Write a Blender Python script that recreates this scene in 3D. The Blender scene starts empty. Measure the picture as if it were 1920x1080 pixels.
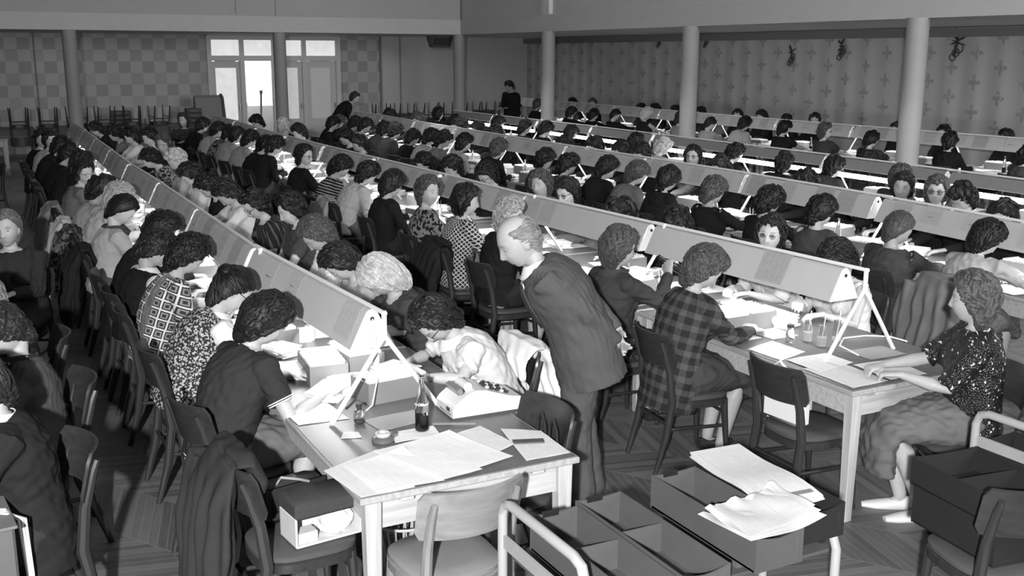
import bpy, math, random
import numpy as np
from mathutils import Vector, Matrix
SC = bpy.context.scene
COL = SC.collection
PI = math.pi
# ---------------------------------------------------------------- camera
cam_data = bpy.data.cameras.new('camera')
cam_data.sensor_width = 36.0
cam_data.lens = 1982.0 / 1920.0 * 36.0
cam_data.clip_end = 200
cam = bpy.data.objects.new('camera', cam_data)
COL.objects.link(cam)
PITCH, YAW, ROLL = math.radians(12.456), math.radians(27.492), math.radians(.169)
fw = Vector((math.sin(YAW) * math.cos(PITCH), math.cos(YAW) * math.cos(PITCH), -math.sin(PITCH)))
r0 = Vector((math.cos(YAW), -math.sin(YAW), 0)); u0 = r0.cross(fw)
rr = r0 * math.cos(ROLL) + u0 * math.sin(ROLL); uu = u0 * math.cos(ROLL) - r0 * math.sin(ROLL)
M = Matrix((rr, uu, -fw)).transposed().to_4x4(); M.translation = (0, 0, 2.45)
cam.matrix_world = M
SC.camera = cam
# ---------------------------------------------------------------- view, world, large lights
SC.view_settings.view_transform = 'Standard'
SC.view_settings.look = 'None'
SC.view_settings.exposure = 0.12
SC.view_settings.gamma = 1.0
SC.view_settings.use_curve_mapping = False
W = bpy.data.worlds.new('hall_air'); SC.world = W; W.use_nodes = True
W.node_tree.nodes['Background'].inputs[0].default_value = (1, 1, 1, 1)
W.node_tree.nodes['Background'].inputs[1].default_value = 0.06


def area(name, loc, tgt, size, sizey, power, spread=PI):
    l = bpy.data.lights.new(name, 'AREA'); l.shape = 'RECTANGLE'; l.size = size; l.size_y = sizey
    l.energy = power; l.spread = spread
    o = bpy.data.objects.new(name, l); COL.objects.link(o); o.location = loc
    o.rotation_euler = (Vector(tgt) - Vector(loc)).to_track_quat('-Z', 'Y').to_euler()
    return o


# unseen fill lights added for the hall and its aisles, then the photographer's flash
area('hall_fill_light', (5.5, 11, 6.6), (5.5, 12.5, 0), 9, 18, 160)  # unseen overhead fill, added as soft ambient light for the hall
area('aisle_fill_light', (13.0, 17, 2.88), (13.6, 17, 0), .6, 18, 60)  # added strip of fill under the gallery, brightens the side aisle
area('unseen_window_light', (9.5, -4, 4.6), (13.5, 17, 1.6), 8, 3, 750, math.radians(120))  # area light standing for unseen windows, added to brighten the right side
area('back_aisle_fill_light', (6, 26.2, 2.88), (6, 27.2, 0), 16, .6, 60)  # added strip of fill, brightens the back wall below the gallery
fl = bpy.data.lights.new('camera_flash', 'SPOT'); fl.energy = 2900; fl.spot_size = math.radians(90); fl.spot_blend = .5
fl.shadow_soft_size = .06
flo = bpy.data.objects.new('camera_flash', fl); COL.objects.link(flo); flo.location = (-.85, -.9, 2.85)
flo.rotation_euler = (Vector((5.0, 8.5, .9)) - flo.location).to_track_quat('-Z', 'Y').to_euler()
RNG = random.Random(7)


# ---------------------------------------------------------------- materials
class NT:
    def __init__(self, name):
        self.m = bpy.data.materials.new(name); self.m.use_nodes = True
        self.t = self.m.node_tree; self.b = self.t.nodes['Principled BSDF']

    def n(self, ty, **kw):
        nd = self.t.nodes.new(ty)
        for k, v in kw.items():
            if k.startswith('i_'):
                key = k[2:]; key = int(key) if key.isdigit() else key.replace('_', ' ')
                self.set(nd.inputs[key], v)
            else: setattr(nd, k, v)
        return nd

    def set(self, sock, v):
        if hasattr(v, 'is_linked') or isinstance(v, bpy.types.NodeSocket): self.t.links.new(v, sock)
        elif isinstance(v, (int, float)) and sock.type == 'RGBA': sock.default_value = (v, v, v, 1)
        else: sock.default_value = v

    def ma(self, op, a, b=0.0, c=0.0):
        nd = self.t.nodes.new('ShaderNodeMath'); nd.operation = op
        for s, v in zip(nd.inputs, (a, b, c)): self.set(s, v)
        return nd.outputs[0]

    def xyz(self, sock):
        return self.n('ShaderNodeSeparateXYZ', i_0=sock).outputs

    def mix(self, f, a, b):
        nd = self.n('ShaderNodeMix', data_type='FLOAT')
        self.set(nd.inputs[0], f); self.set(nd.inputs[2], a); self.set(nd.inputs[3], b)
        return nd.outputs[0]

    def noise(self, vec, scale, detail=3):
        return self.n('ShaderNodeTexNoise', i_Vector=vec, i_Scale=scale, i_Detail=detail).outputs[0]

    def obj(self): return self.n('ShaderNodeTexCoord').outputs['Object']
    def attr(self, a): return self.n('ShaderNodeAttribute', attribute_name=a).outputs['Vector']

    def out(self, col, rough=.6, spec=.3, bump=None, bs=.3, bd=.01, metal=0):
        self.set(self.b.inputs['Base Color'], col)
        self.set(self.b.inputs['Roughness'], rough)
        self.b.inputs['Specular IOR Level'].default_value = spec
        self.b.inputs['Metallic'].default_value = metal
        if bump is not None:
            bn = self.n('ShaderNodeBump', i_Strength=bs, i_Distance=bd, i_Height=bump)
            self.t.links.new(bn.outputs[0], self.b.inputs['Normal'])
        return self.m


MC = {}


def memo(f):
    def g(*a):
        k = (f.__name__,) + a
        if k not in MC: MC[k] = f(*a)
        return MC[k]
    return g


@memo
def paint(v, rough=.6, grain=.12, scale=14.0, metal=0.0):
    t = NT('painted_surface'); o = t.obj()
    nz = t.noise(o, scale)
    c = t.ma('MULTIPLY', t.ma('MULTIPLY_ADD', nz, grain * 2, 1 - grain), v)
    return t.out(c, rough, .35, nz, .08, .004, metal)


@memo
def wood(v, rough=.45, axis=2):
    t = NT('wood_grain'); o = t.obj()
    mp = t.n('ShaderNodeMapping', i_Vector=o)
    sc = [26, 26, 26]; sc[axis] = 1.6; mp.inputs['Scale'].default_value = sc
    nz = t.noise(mp.outputs[0], 1.6, 5)
    c = t.ma('MULTIPLY', t.ma('MULTIPLY_ADD', nz, .9, .55), v)
    return t.out(c, rough, .4, nz, .12, .002)


@memo
def cloth(v, rough=.9, weave=500.0):
    t = NT('woven_cloth'); a = t.attr('cloth')
    nz = t.noise(a, 9.0, 4); fine = t.noise(a, weave, 2)
    c = t.ma('MULTIPLY', t.ma('MULTIPLY_ADD', fine, .5, t.ma('MULTIPLY_ADD', nz, .25, .63)), v)
    return t.out(c, rough, .12, t.ma('MULTIPLY_ADD', fine, .15, nz), .35, .012)


@memo
def pattern(kind, c1, c2):
    t = NT('patterned_cloth'); a = t.attr('cloth'); x = t.xyz(a); u, s = x[0], x[1]
    wob = t.noise(a, 7.0, 2)
    if kind == 'stripes':
        w = t.ma('FRACT', t.ma('MULTIPLY', t.ma('MULTIPLY_ADD', wob, .012, s), 30.0)); f = t.ma('LESS_THAN', w, .3)
    elif kind == 'pinstripe':
        f = t.ma('LESS_THAN', t.ma('FRACT', t.ma('MULTIPLY', u, 26.0)), .3)
    elif kind == 'broad':
        f = t.ma('LESS_THAN', t.ma('FRACT', t.ma('MULTIPLY', u, 17.0)), .45)
    elif kind == 'plaid':
        p = t.ma('LESS_THAN', t.ma('FRACT', t.ma('MULTIPLY', u, 13.0)), .45)
        q = t.ma('LESS_THAN', t.ma('FRACT', t.ma('MULTIPLY', s, 13.0)), .45)
        f = t.ma('MULTIPLY', t.ma('ADD', p, q), .5)
    elif kind == 'squares':
        fu = t.ma('ABSOLUTE', t.ma('SUBTRACT', t.ma('FRACT', t.ma('MULTIPLY', u, 16.0)), .5))
        fs = t.ma('ABSOLUTE', t.ma('SUBTRACT', t.ma('FRACT', t.ma('MULTIPLY', s, 16.0)), .5))
        m = t.ma('MAXIMUM', fu, fs)
        edge = t.ma('GREATER_THAN', m, .42)
        ring = t.ma('MULTIPLY', t.ma('GREATER_THAN', m, .16), t.ma('LESS_THAN', m, .3))
        f = t.ma('MULTIPLY_ADD', ring, .35, edge)
        band = t.ma('LESS_THAN', t.ma('ABSOLUTE', t.ma('SUBTRACT', t.ma('ABSOLUTE', t.ma('ADD', u, .02)), .085)), .03)
        f = t.mix(band, f, t.ma('MULTIPLY', wob, .35))
    elif kind == 'lattice':
        p = t.ma('FRACT', t.ma('MULTIPLY', t.ma('ADD', u, s), 26.0)); q = t.ma('FRACT', t.ma('MULTIPLY', t.ma('SUBTRACT', u, s), 26.0))
        f = t.ma('MAXIMUM', t.ma('LESS_THAN', p, .26), t.ma('LESS_THAN', q, .26))
    elif kind == 'floral':
        v = t.n('ShaderNodeTexVoronoi', i_Vector=a, i_Scale=30.0, feature='SMOOTH_F1')
        f = t.ma('GREATER_THAN', t.ma('MULTIPLY_ADD', t.noise(a, 55.0, 2), .5, v.outputs[0]), .66)
    elif kind == 'dots':
        v = t.n('ShaderNodeTexVoronoi', i_Vector=a, i_Scale=38.0)
        f = t.ma('LESS_THAN', v.outputs[0], .22)
    else:  # tweed
        n2 = t.noise(a, 75.0, 3); f = t.ma('MULTIPLY', t.ma('GREATER_THAN', n2, .53), 1.0)
    c = t.mix(f, c1, c2)
    return t.out(c, .9, .12, wob, .3, .012)


@memo
def sequins():
    t = NT('sequin_cloth'); a = t.attr('cloth')
    v = t.n('ShaderNodeTexVoronoi', i_Vector=a, i_Scale=95.0)
    bright = t.ma('GREATER_THAN', t.xyz(v.outputs['Color'])[0], .965)
    c = t.mix(bright, .012, .6)
    t.out(c, t.mix(bright, .35, .25), .6)
    nm = t.n('ShaderNodeNormalMap', space='OBJECT', i_Strength=.25, i_Color=v.outputs['Color'])
    bp = t.n('ShaderNodeBump', i_Strength=.8, i_Distance=.01, i_Height=v.outputs[0])
    t.t.links.new(bp.outputs[0], t.b.inputs['Normal'])
    return t.m


@memo
def skin(v):
    t = NT('skin'); a = t.attr('tint'); nz = t.noise(t.obj(), 60.0, 2)
    c = t.ma('MULTIPLY', t.xyz(a)[0], t.ma('MULTIPLY', t.ma('MULTIPLY_ADD', nz, .2, .9), v))
    t.out(c, .5, .35, nz, .05, .002)
    t.b.inputs['Subsurface Weight'].default_value = 0
    return t.m


@memo
def hairmat(v, rough=.46):
    t = NT('hair_strands'); o = t.attr('strand')
    mp = t.n('ShaderNodeMapping', i_Vector=o); mp.inputs['Scale'].default_value = (6, 60, 60)
    w = t.noise(mp.outputs[0], 2.2, 5); n2 = t.noise(o, 30.0, 3)
    c = t.ma('MULTIPLY', t.ma('MULTIPLY_ADD', t.ma('MULTIPLY', w, n2), 2.6, .35), v)
    return t.out(c, rough, .3, t.ma('MULTIPLY_ADD', n2, .4, w), .7, .006)


@memo
def glass(v=.9, rough=.02, ior=1.3):
    t = NT('clear_glass'); t.out(v, rough, .5); t.b.inputs['Transmission Weight'].default_value = 1; t.b.inputs['IOR'].default_value = ior
    return t.m


@memo
def emit(v, strength):
    t = NT('glowing_surface'); t.out(v, .5)
    t.b.inputs['Emission Color'].default_value = (1, 1, 1, 1); t.b.inputs['Emission Strength'].default_value = strength
    return t.m


@memo
def paper(v, lines, sc):
    """printed form: pale sheet with faint ruled lines and columns"""
    t = NT('printed_paper'); x = t.xyz(t.n('ShaderNodeTexCoord').outputs['UV'])
    a = t.ma('LESS_THAN', t.ma('FRACT', t.ma('MULTIPLY', x[1], sc * 1.6)), .3)
    b = t.ma('LESS_THAN', t.ma('FRACT', t.ma('MULTIPLY', x[0], sc / 4.2)), .05)
    nz = t.noise(t.n('ShaderNodeTexCoord').outputs['UV'], 260.0, 2); blk = t.noise(t.n('ShaderNodeTexCoord').outputs['UV'], 9.0, 1)
    txt = t.ma('MULTIPLY', t.ma('MULTIPLY', a, t.ma('GREATER_THAN', nz, .45)), t.ma('GREATER_THAN', blk, .42))
    inn = t.ma('MULTIPLY', t.ma('LESS_THAN', t.ma('ABSOLUTE', t.ma('SUBTRACT', x[0], .5)), .45), t.ma('LESS_THAN', t.ma('ABSOLUTE', t.ma('SUBTRACT', x[1], .5)), .45))
    f = t.ma('MULTIPLY', t.ma('MULTIPLY', t.ma('MAXIMUM', t.ma('MULTIPLY', txt, .8), t.ma('MULTIPLY', b, .7)), inn), lines)
    return t.out(t.mix(f, v, v * .35), .8, .2)


# ---------------------------------------------------------------- mesh helpers
class MB:
    def __init__(self): self.v = []; self.f = []; self.uv = None

    def add(self, v, f):
        o = len(self.v); self.v += [tuple(map(float, p)) for p in v]; self.f += [[i + o for i in q] for q in f]; return self

    def box(self, c, s, bev=0.0, rz=0.0, ry=0.0, rx=0.0, taper=1.0):
        """box centred at c; bev cuts the vertical and horizontal edges with one chamfer"""
        hx, hy, hz = s[0] / 2, s[1] / 2, s[2] / 2
        R = Matrix.Rotation(rz, 3, 'Z') @ Matrix.Rotation(ry, 3, 'Y') @ Matrix.Rotation(rx, 3, 'X')
        b = min(bev, hx * .9, hy * .9, hz * .9)
        rings = []
        for z, k, e in ((-hz, taper if taper < 1 else 1, b), (-hz + b, taper if taper < 1 else 1, 0), (hz - b, 1, 0), (hz, 1, b)) if b else ((-hz, taper, 0), (hz, 1, 0)):
            ax, ay = hx * k - e, hy * k - e
            if b: pts = [(ax, -ay + b), (ax, ay - b), (ax - b, ay), (-ax + b, ay), (-ax, ay - b), (-ax, -ay + b), (-ax + b, -ay), (ax - b, -ay)]
            else: pts = [(ax, -ay), (ax, ay), (-ax, ay), (-ax, -ay)]
            rings.append([Vector(c) + R @ Vector((p[0], p[1], z)) for p in pts])
        n = len(rings[0]); v = [p for r in rings for p in r]; f = []
        for i in range(len(rings) - 1):
            for j in range(n): f.append([i * n + j, i * n + (j + 1) % n, (i + 1) * n + (j + 1) % n, (i + 1) * n + j])
        f.append(list(range(n))[::-1]); f.append([(len(rings) - 1) * n + j for j in range(n)])
        return self.add(v, f)

    def tube(self, pts, rad, n=8, closed=False, flat=1.0):
        P = [Vector(p) for p in pts]; m = len(P)
        if not hasattr(rad, '__len__'): rad = [rad] * m
        t0 = (P[1] - P[0]).normalized(); up = Vector((0, 0, 1)) if abs(t0.z) < .9 else Vector((1, 0, 0))
        a = t0.cross(up).normalized(); v = []; f = []
        for i in range(m):
            if closed: t = (P[(i + 1) % m] - P[i - 1]).normalized()
            else: t = (P[min(i + 1, m - 1)] - P[max(i - 1, 0)]).normalized()
            a = (a - t * a.dot(t)).normalized(); b = t.cross(a)
            for k in range(n):
                th = 2 * PI * k / n; v.append(P[i] + (a * math.cos(th) + b * math.sin(th) * flat) * rad[i])
        L = m if closed else m - 1
        for i in range(L):
            for k in range(n):
                j = (i + 1) % m; f.append([i * n + k, i * n + (k + 1) % n, j * n + (k + 1) % n, j * n + k])
        if not closed:
            f.append(list(range(n))[::-1]); f.append([(m - 1) * n + k for k in range(n)])
        return self.add(v, f)

    def lathe(self, c, prof, n=16):
        v = []; f = []; m = len(prof)
        for r, z in prof:
            for k in range(n):
                th = 2 * PI * k / n; v.append((c[0] + r * math.cos(th), c[1] + r * math.sin(th), c[2] + z))
        for i in range(m - 1):
            for k in range(n): f.append([i * n + k, i * n + (k + 1) % n, (i + 1) * n + (k + 1) % n, (i + 1) * n + k])
        f.append(list(range(n))[::-1]); f.append([(m - 1) * n + k for k in range(n)])
        return self.add(v, f)

    def sheet(self, grid, th):
        """a thin sheet from a grid of points (rows of Vectors), thickness th downward along its normal; carries UVs"""
        R, C = len(grid), len(grid[0])
        G = [[Vector(p) for p in r] for r in grid]
        nr = []
        for i in range(R):
            row = []
            for j in range(C):
                a = G[min(i + 1, R - 1)][j] - G[max(i - 1, 0)][j]; b = G[i][min(j + 1, C - 1)] - G[i][max(j - 1, 0)]
                row.append(b.cross(a).normalized())
            nr.append(row)
        o = len(self.v); uv = {}
        for s in (0, 1):
            for i in range(R):
                for j in range(C):
                    uv[len(self.v)] = (j / (C - 1), i / (R - 1)); self.v.append(tuple(G[i][j] + nr[i][j] * (0 if s == 0 else -th)))
        N = R * C; I = lambda i, j, s: o + s * N + i * C + j
        for i in range(R - 1):
            for j in range(C - 1):
                self.f.append([I(i, j, 0), I(i, j + 1, 0), I(i + 1, j + 1, 0), I(i + 1, j, 0)][::-1])
                self.f.append([I(i, j, 1), I(i, j + 1, 1), I(i + 1, j + 1, 1), I(i + 1, j, 1)])
        for i in range(R - 1):
            self.f.append([I(i, 0, 0), I(i + 1, 0, 0), I(i + 1, 0, 1), I(i, 0, 1)][::-1]); self.f.append([I(i, C - 1, 0), I(i + 1, C - 1, 0), I(i + 1, C - 1, 1), I(i, C - 1, 1)])
        for j in range(C - 1):
            self.f.append([I(0, j, 0), I(0, j + 1, 0), I(0, j + 1, 1), I(0, j, 1)]); self.f.append([I(R - 1, j, 0), I(R - 1, j + 1, 0), I(R - 1, j + 1, 1), I(R - 1, j, 1)][::-1])
        self.uv = {**(self.uv or {}), **uv}
        return self

    def build(self, name, mat, parent=None, smooth=True, loc=None, rz=0.0):
        me = bpy.data.meshes.new(name); me.from_pydata(self.v, [], self.f); me.update()
        if self.uv:
            l = me.uv_layers.new(name='UVMap')
            for lp in me.loops: l.data[lp.index].uv = self.uv.get(lp.vertex_index, (0, 0))
        return link(name, me, mat, parent, smooth, loc, rz)


def link(name, me, mat, parent=None, smooth=True, loc=None, rz=0.0):
    if mat is not None: me.materials.append(mat)
    if smooth:
        me.polygons.foreach_set('use_smooth', np.ones(len(me.polygons), bool))
        me.set_sharp_from_angle(angle=math.radians(38))
    o = bpy.data.objects.new(name, me); COL.objects.link(o)
    if parent: o.parent = parent
    if loc is not None: o.location = loc
    if rz: o.rotation_euler.z = rz
    return o


def tag(o, label, cat, group=None):
    o['label'] = label; o['category'] = cat
    if group: o['group'] = group
    return o


def thing(name, label, cat, loc=(0, 0, 0), rz=0.0, group=None):
    o = bpy.data.objects.new(name, None); COL.objects.link(o); o.empty_display_size = .1
    o.location = loc; o.rotation_euler.z = rz
    return tag(o, label, cat, group)


def kids(o): return [c for c in o.children]


def dup(root, loc, rz, label, group=None, rot=None):
    r = root.copy(); COL.objects.link(r); r.location = loc; r.rotation_euler = rot or (0, 0, rz); r['label'] = label
    if group: r['group'] = group
    for c in list(root.children):
        d = c.copy(); COL.objects.link(d); d.parent = r
        for g in c.children:
            e = g.copy(); COL.objects.link(e); e.parent = d
    return r


def struct(name, mb, mat, smooth=False):
    o = mb.build(name, mat, None, smooth); o['kind'] = 'structure'; return o


ORD = ['first', 'second', 'third', 'fourth', 'fifth', 'sixth', 'seventh', 'eighth', 'ninth', 'tenth', 'eleventh', 'twelfth', 'thirteenth',
       'fourteenth', 'fifteenth', 'sixteenth', 'seventeenth', 'eighteenth', 'nineteenth', 'twentieth', 'twenty-first', 'twenty-second', 'twenty-third']
ROWNAME = {'A': 'leftmost lamp row', 'B': 'second lamp row from the left', 'C': 'middle lamp row', 'D': 'fourth lamp row', 'E': 'lamp row by the curtain'}
SROW = {'A': 'leftmost', 'B': 'second', 'C': 'middle', 'D': 'fourth', 'E': 'curtain'}
RC = {'A': 1.76, 'B': 4.49, 'C': 7.15, 'D': 9.75, 'E': 13.85}
TY0 = {'A': 3.68, 'B': 3.81, 'C': 4.1, 'D': 5.9, 'E': 9.6}     # near end of each row of tables
NT_ = {'A': 8, 'B': 9, 'C': 9, 'D': 8, 'E': 8}
# ================================================================ the room
def m_floor():
    t = NT('herringbone_parquet'); x = t.xyz(t.obj())
    # planks run diagonally and meet along seams: zig-zag bands 0.42 m wide
    th = math.radians(32)
    u = t.ma('ADD', t.ma('MULTIPLY', x[0], math.cos(th)), t.ma('MULTIPLY', x[1], math.sin(th)))
    v = t.ma('SUBTRACT', t.ma('MULTIPLY', x[1], math.cos(th)), t.ma('MULTIPLY', x[0], math.sin(th)))
    bw = .42
    band = t.ma('FLOOR', t.ma('DIVIDE', u, bw)); fu = t.ma('FRACT', t.ma('DIVIDE', u, bw))
    tri = t.ma('ABSOLUTE', t.ma('SUBTRACT', t.ma('FRACT', t.ma('DIVIDE', u, 2 * bw)), .5))
    w = t.ma('MULTIPLY_ADD', tri, 2 * bw, v)
    pl = t.ma('DIVIDE', w, .068); pid = t.ma('FLOOR', pl); pf = t.ma('FRACT', pl)
    gap = t.ma('MAXIMUM', t.ma('LESS_THAN', pf, .07), t.ma('LESS_THAN', fu, .014))
    cv = t.n('ShaderNodeCombineXYZ', i_0=pid, i_1=band)
    wn = t.n('ShaderNodeTexWhiteNoise', noise_dimensions='2D', i_Vector=cv.outputs[0]).outputs[0]
    g = t.noise(t.n('ShaderNodeCombineXYZ', i_0=t.ma('MULTIPLY', u, 7.0), i_1=t.ma('MULTIPLY', w, 70.0), i_2=wn).outputs[0], 1.0, 4)
    big = t.noise(t.obj(), 1.3, 3)
    c = t.ma('MULTIPLY', t.ma('MULTIPLY_ADD', wn, .5, t.ma('MULTIPLY_ADD', g, .5, .35)), t.ma('MULTIPLY_ADD', big, .12, .10))
    c = t.mix(gap, c, .2)
    return t.out(c, t.ma('MULTIPLY_ADD', g, .2, .33), .45, g, .1, .003)


def m_checks():
    """wallpaper of pale squares: every second square of every second course dark, the squares between a little darker"""
    t = NT('checked_wallpaper'); x = t.xyz(t.obj()); k = .29
    iu = t.ma('FLOOR', t.ma('DIVIDE', t.ma('ADD', x[0], -.02), k)); iv = t.ma('FLOOR', t.ma('DIVIDE', t.ma('ADD', x[2], .07), k))
    pu = t.ma('MODULO', iu, 2.0); pv = t.ma('MODULO', iv, 2.0)
    dark = t.ma('MULTIPLY', pu, pv)
    mid = t.ma('MULTIPLY', t.ma('SUBTRACT', 1.0, pu), t.ma('SUBTRACT', 1.0, pv))
    wn = t.n('ShaderNodeTexWhiteNoise', noise_dimensions='2D', i_Vector=t.n('ShaderNodeCombineXYZ', i_0=iu, i_1=iv).outputs[0]).outputs[0]
    c = t.ma('SUBTRACT', t.ma('SUBTRACT', .36, t.ma('MULTIPLY', dark, .095)), t.ma('MULTIPLY', mid, t.ma('MULTIPLY_ADD', wn, .05, .04)))
    return t.out(c, .8, .2, t.noise(t.obj(), 300.0), .05)


def m_curtain():
    t = NT('figured_curtain'); o = t.obj(); x = t.xyz(o)
    fy = t.ma('SUBTRACT', t.ma('FRACT', t.ma('DIVIDE', x[1], .5)), .5); col = t.ma('FLOOR', t.ma('DIVIDE', x[1], .5))
    zz = t.ma('DIVIDE', t.ma('MULTIPLY_ADD', t.ma('MODULO', col, 2.0), .25, x[2]), .5); fz = t.ma('SUBTRACT', t.ma('FRACT', zz), .5)
    d = t.ma('SQRT', t.ma('ADD', t.ma('POWER', t.ma('ABSOLUTE', fy), 2.0), t.ma('POWER', t.ma('ABSOLUTE', fz), 2.0)))
    ang = t.ma('ARCTAN2', fy, fz); pet = t.ma('MULTIPLY_ADD', t.ma('COSINE', t.ma('MULTIPLY', ang, 4.0)), .08, .17)
    nz = t.noise(o, 22.0, 4)
    flower = t.ma('LESS_THAN', t.ma('MULTIPLY_ADD', nz, .16, d), t.ma('ADD', pet, .1))
    fl = t.ma('MULTIPLY', flower, t.ma('GREATER_THAN', nz, .42))
    stripe = t.ma('MULTIPLY_ADD', t.ma('SINE', t.ma('MULTIPLY', x[1], 2 * PI / .5)), .5, .5)
    c = t.mix(stripe, .38, .45); c = t.mix(fl, c, .29)
    return t.out(c, .9, .1, nz, .1)


FLOOR = struct('floor', MB().box((7, 14, -.05), (22, 34, .1)), m_floor())
wb = MB(); wb.box((2.0, 29.1, 1.6), (8.05, .2, 3.2)); wb.box((10.28, 29.1, 1.6), (1.1, .2, 3.2)); wb.box((7.87, 29.1, 3.05), (3.72, .2, .3))
struct('wall_back', wb, m_checks())
struct('wall_back_plain', MB().box((13.2, 29.1, 1.6), (4.76, .2, 3.2)), paint(.42, .8, .05))
struct('trim_1', MB().box((10.86, 28.98, 1.5), (.05, .06, 3.0)), paint(.2)); struct('trim_2', MB().box((11.45, 28.985, 1.5), (.035, .05, 3.0)), paint(.25))
struct('trim_3', MB().box((1.85, 28.985, 1.5), (.025, .05, 3.0)), paint(.12))
# curtain wall on the right: gently pleated
cu = MB(); g = []
NY = 260
for zi in (0, 1):
    g.append([(15.57 + .009 * math.sin(j * .9) + .004 * math.sin(j * 2.3 + 1), 7.0 + 22 * j / NY, .05 + 2.86 * zi) for j in range(NY + 1)])
cu.sheet(g[::-1], .02)
struct('wall_right_curtain', cu, m_curtain(), True)
struct('wall_right', MB().box((15.85, 18, 1.6), (.3, 22.2, 3.2)), paint(.4, .8))
struct('trim_4', MB().box((15.5, 18, 2.84), (.1, 22, .14)), paint(.16))
# gallery slab and beams
BM = paint(.48, .75, .06, 5.0)
struct('beam_back', MB().box((2.6, 24.43, 3.1), (17.3, .24, .35)), BM)
struct('beam_right', MB().box((11.32, 15.2, 3.1), (.24, 18.7, .35)), BM)
struct('wall_gallery_back', MB().box((2.6, 24.5, 4.1), (17.3, .14, 1.7)), paint(.38, .75, .05, 4.0))
struct('wall_gallery_right', MB().box((11.36, 15.2, 4.1), (.14, 18.7, 1.7)), paint(.5, .75, .05, 4.0))
struct('trim_5', MB().box((11.25, 20.05, 3.9), (.1, .32, 1.25)), paint(.56, .75))
for i, xx in enumerate((0.55, 5.75, 6.65)): struct('trim_%d' % (6 + i), MB().box((xx, 24.425, 3.9), (.012, .02, 1.2)), paint(.2))
struct('ceiling_back', MB().box((5, 26.75, 2.97), (22, 4.5, .06)), paint(.5, .8))
struct('ceiling_right', MB().box((13.7, 14.8, 2.97), (4.5, 19.4, .06)), paint(.5, .8))
for i, (cx, cy) in enumerate([(2.25, 24.4), (6.7, 24.4), (11.2, 24.4), (11.2, 19.9), (11.2, 14.97), (11.2, 10.12)]):
    o = struct('column_%d' % (i + 1), MB().lathe((cx, cy, 0), [(.145, 0), (.145, 2.9), (.15, 2.93)], 28), paint(.28, .6, .06, 6.0), True)
# door wall: frame, transoms, leaves, and the bright room behind
fr = MB()
for x in (6.06, 6.92, 7.79, 8.62, 9.58): fr.box((x, 29.02, 1.45), (.12, .16, 2.9))
for z, h in ((2.87, .12), (2.33, .14)): fr.box((7.82, 29.02, z), (3.6, .17, h))
struct('door_1_frame', fr, paint(.5, .5, .05))


def m_pane(v, dark):
    """frosted glass given its own glow in place of light from the room behind"""
    t = NT('frosted_glow_glass'); x = t.xyz(t.obj()); nz = t.noise(t.obj(), 6.0, 2)
    t.out(.5, .35, .4)
    t.b.inputs['Emission Color'].default_value = (1, 1, 1, 1)
    t.set(t.b.inputs['Emission Strength'], t.ma('MULTIPLY_ADD', nz, v * .5, v * .7))  # pane emits by itself, standing in for backlight
    return t.m


for i, (a, b) in enumerate(((6.12, 6.86), (6.98, 7.73), (7.85, 8.56), (8.68, 9.52))):
    o = struct('window_%d' % (i + 1), MB().box(((a + b) / 2, 29.03, 2.6), (b - a, .02, .42)), m_pane(.55, 0))


def leaf(name, x0, x1, g0, g1, v):
    m = MB(); w = x1 - x0
    m.box(((x0 + g0) / 2, 29.03, 1.13), (g0 - x0, .05, 2.24)); m.box(((g1 + x1) / 2, 29.03, 1.13), (x1 - g1, .05, 2.24))
    m.box(((g0 + g1) / 2, 29.03, 2.17), (g1 - g0, .05, .18)); m.box(((g0 + g1) / 2, 29.03, .35), (g1 - g0, .05, .7))
    o = struct(name, m, paint(.48, .5, .05))
    p = MB().box(((g0 + g1) / 2, 29.03, 1.39), (g1 - g0, .015, 1.38)).build('pane', m_pane(v, 0), o, False)
    h = MB().box((x1 - .05, 28.98, 1.05), (.03, .07, .14)).build('handle', paint(.3, .3, .1, 14.0, 1.0), o, False)
    return o


leaf('door_1', 6.12, 6.86, 6.21, 6.76, .5); leaf('door_2', 7.85, 8.56, 7.95, 8.44, .28); leaf('door_3', 8.68, 9.52, 8.8, 9.36, .055)
ol = leaf('door_4', 0, .75, .1, .65, .3)
ol.location = (7.02, 29.2, 0); ol.rotation_euler.z = math.radians(80)
for c in ol.children: pass
ol.data.transform(Matrix.Translation((0, -29.03, 0)))
for c in ol.children: c.data.transform(Matrix.Translation((0, -29.03, 0)))
struct('wall_foyer', MB().box((8, 32.6, 1.6), (7, .1, 3.2)), paint(.8, .8, .03))
struct('trim_9', MB().box((8, 32.5, .45), (7, .06, .9)), paint(.3, .8))
area('foyer_light', (7.6, 31.0, 2.9), (7.6, 32.5, 1.3), 2.0, 1.2, 160)
bd = thing('leaning_board', 'narrow dark board leaning in the bright open doorway', 'board', (7.75, 30.6, 0))
MB().tube([(0, 0, 0), (.06, .02, 1.35)], [.03, .03], 6).build('board_body', paint(.2), bd); MB().box((.06, .02, 1.38), (.08, .05, .1)).build('board_head', paint(.25), bd)
# loudspeaker under the corner of the gallery
ls = thing('loudspeaker', 'small dark wedge loudspeaker hung under the gallery corner by the column', 'loudspeaker', (10.9, 24.9, 2.62))
m = MB().box((0, 0, .14), (.62, .3, .28), .02, taper=.8); m.build('cabinet', paint(.06), ls, False)
MB().box((0, -.155, .14), (.46, .012, .18), .005).build('grille', paint(.03, .9), ls, False)
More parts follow.
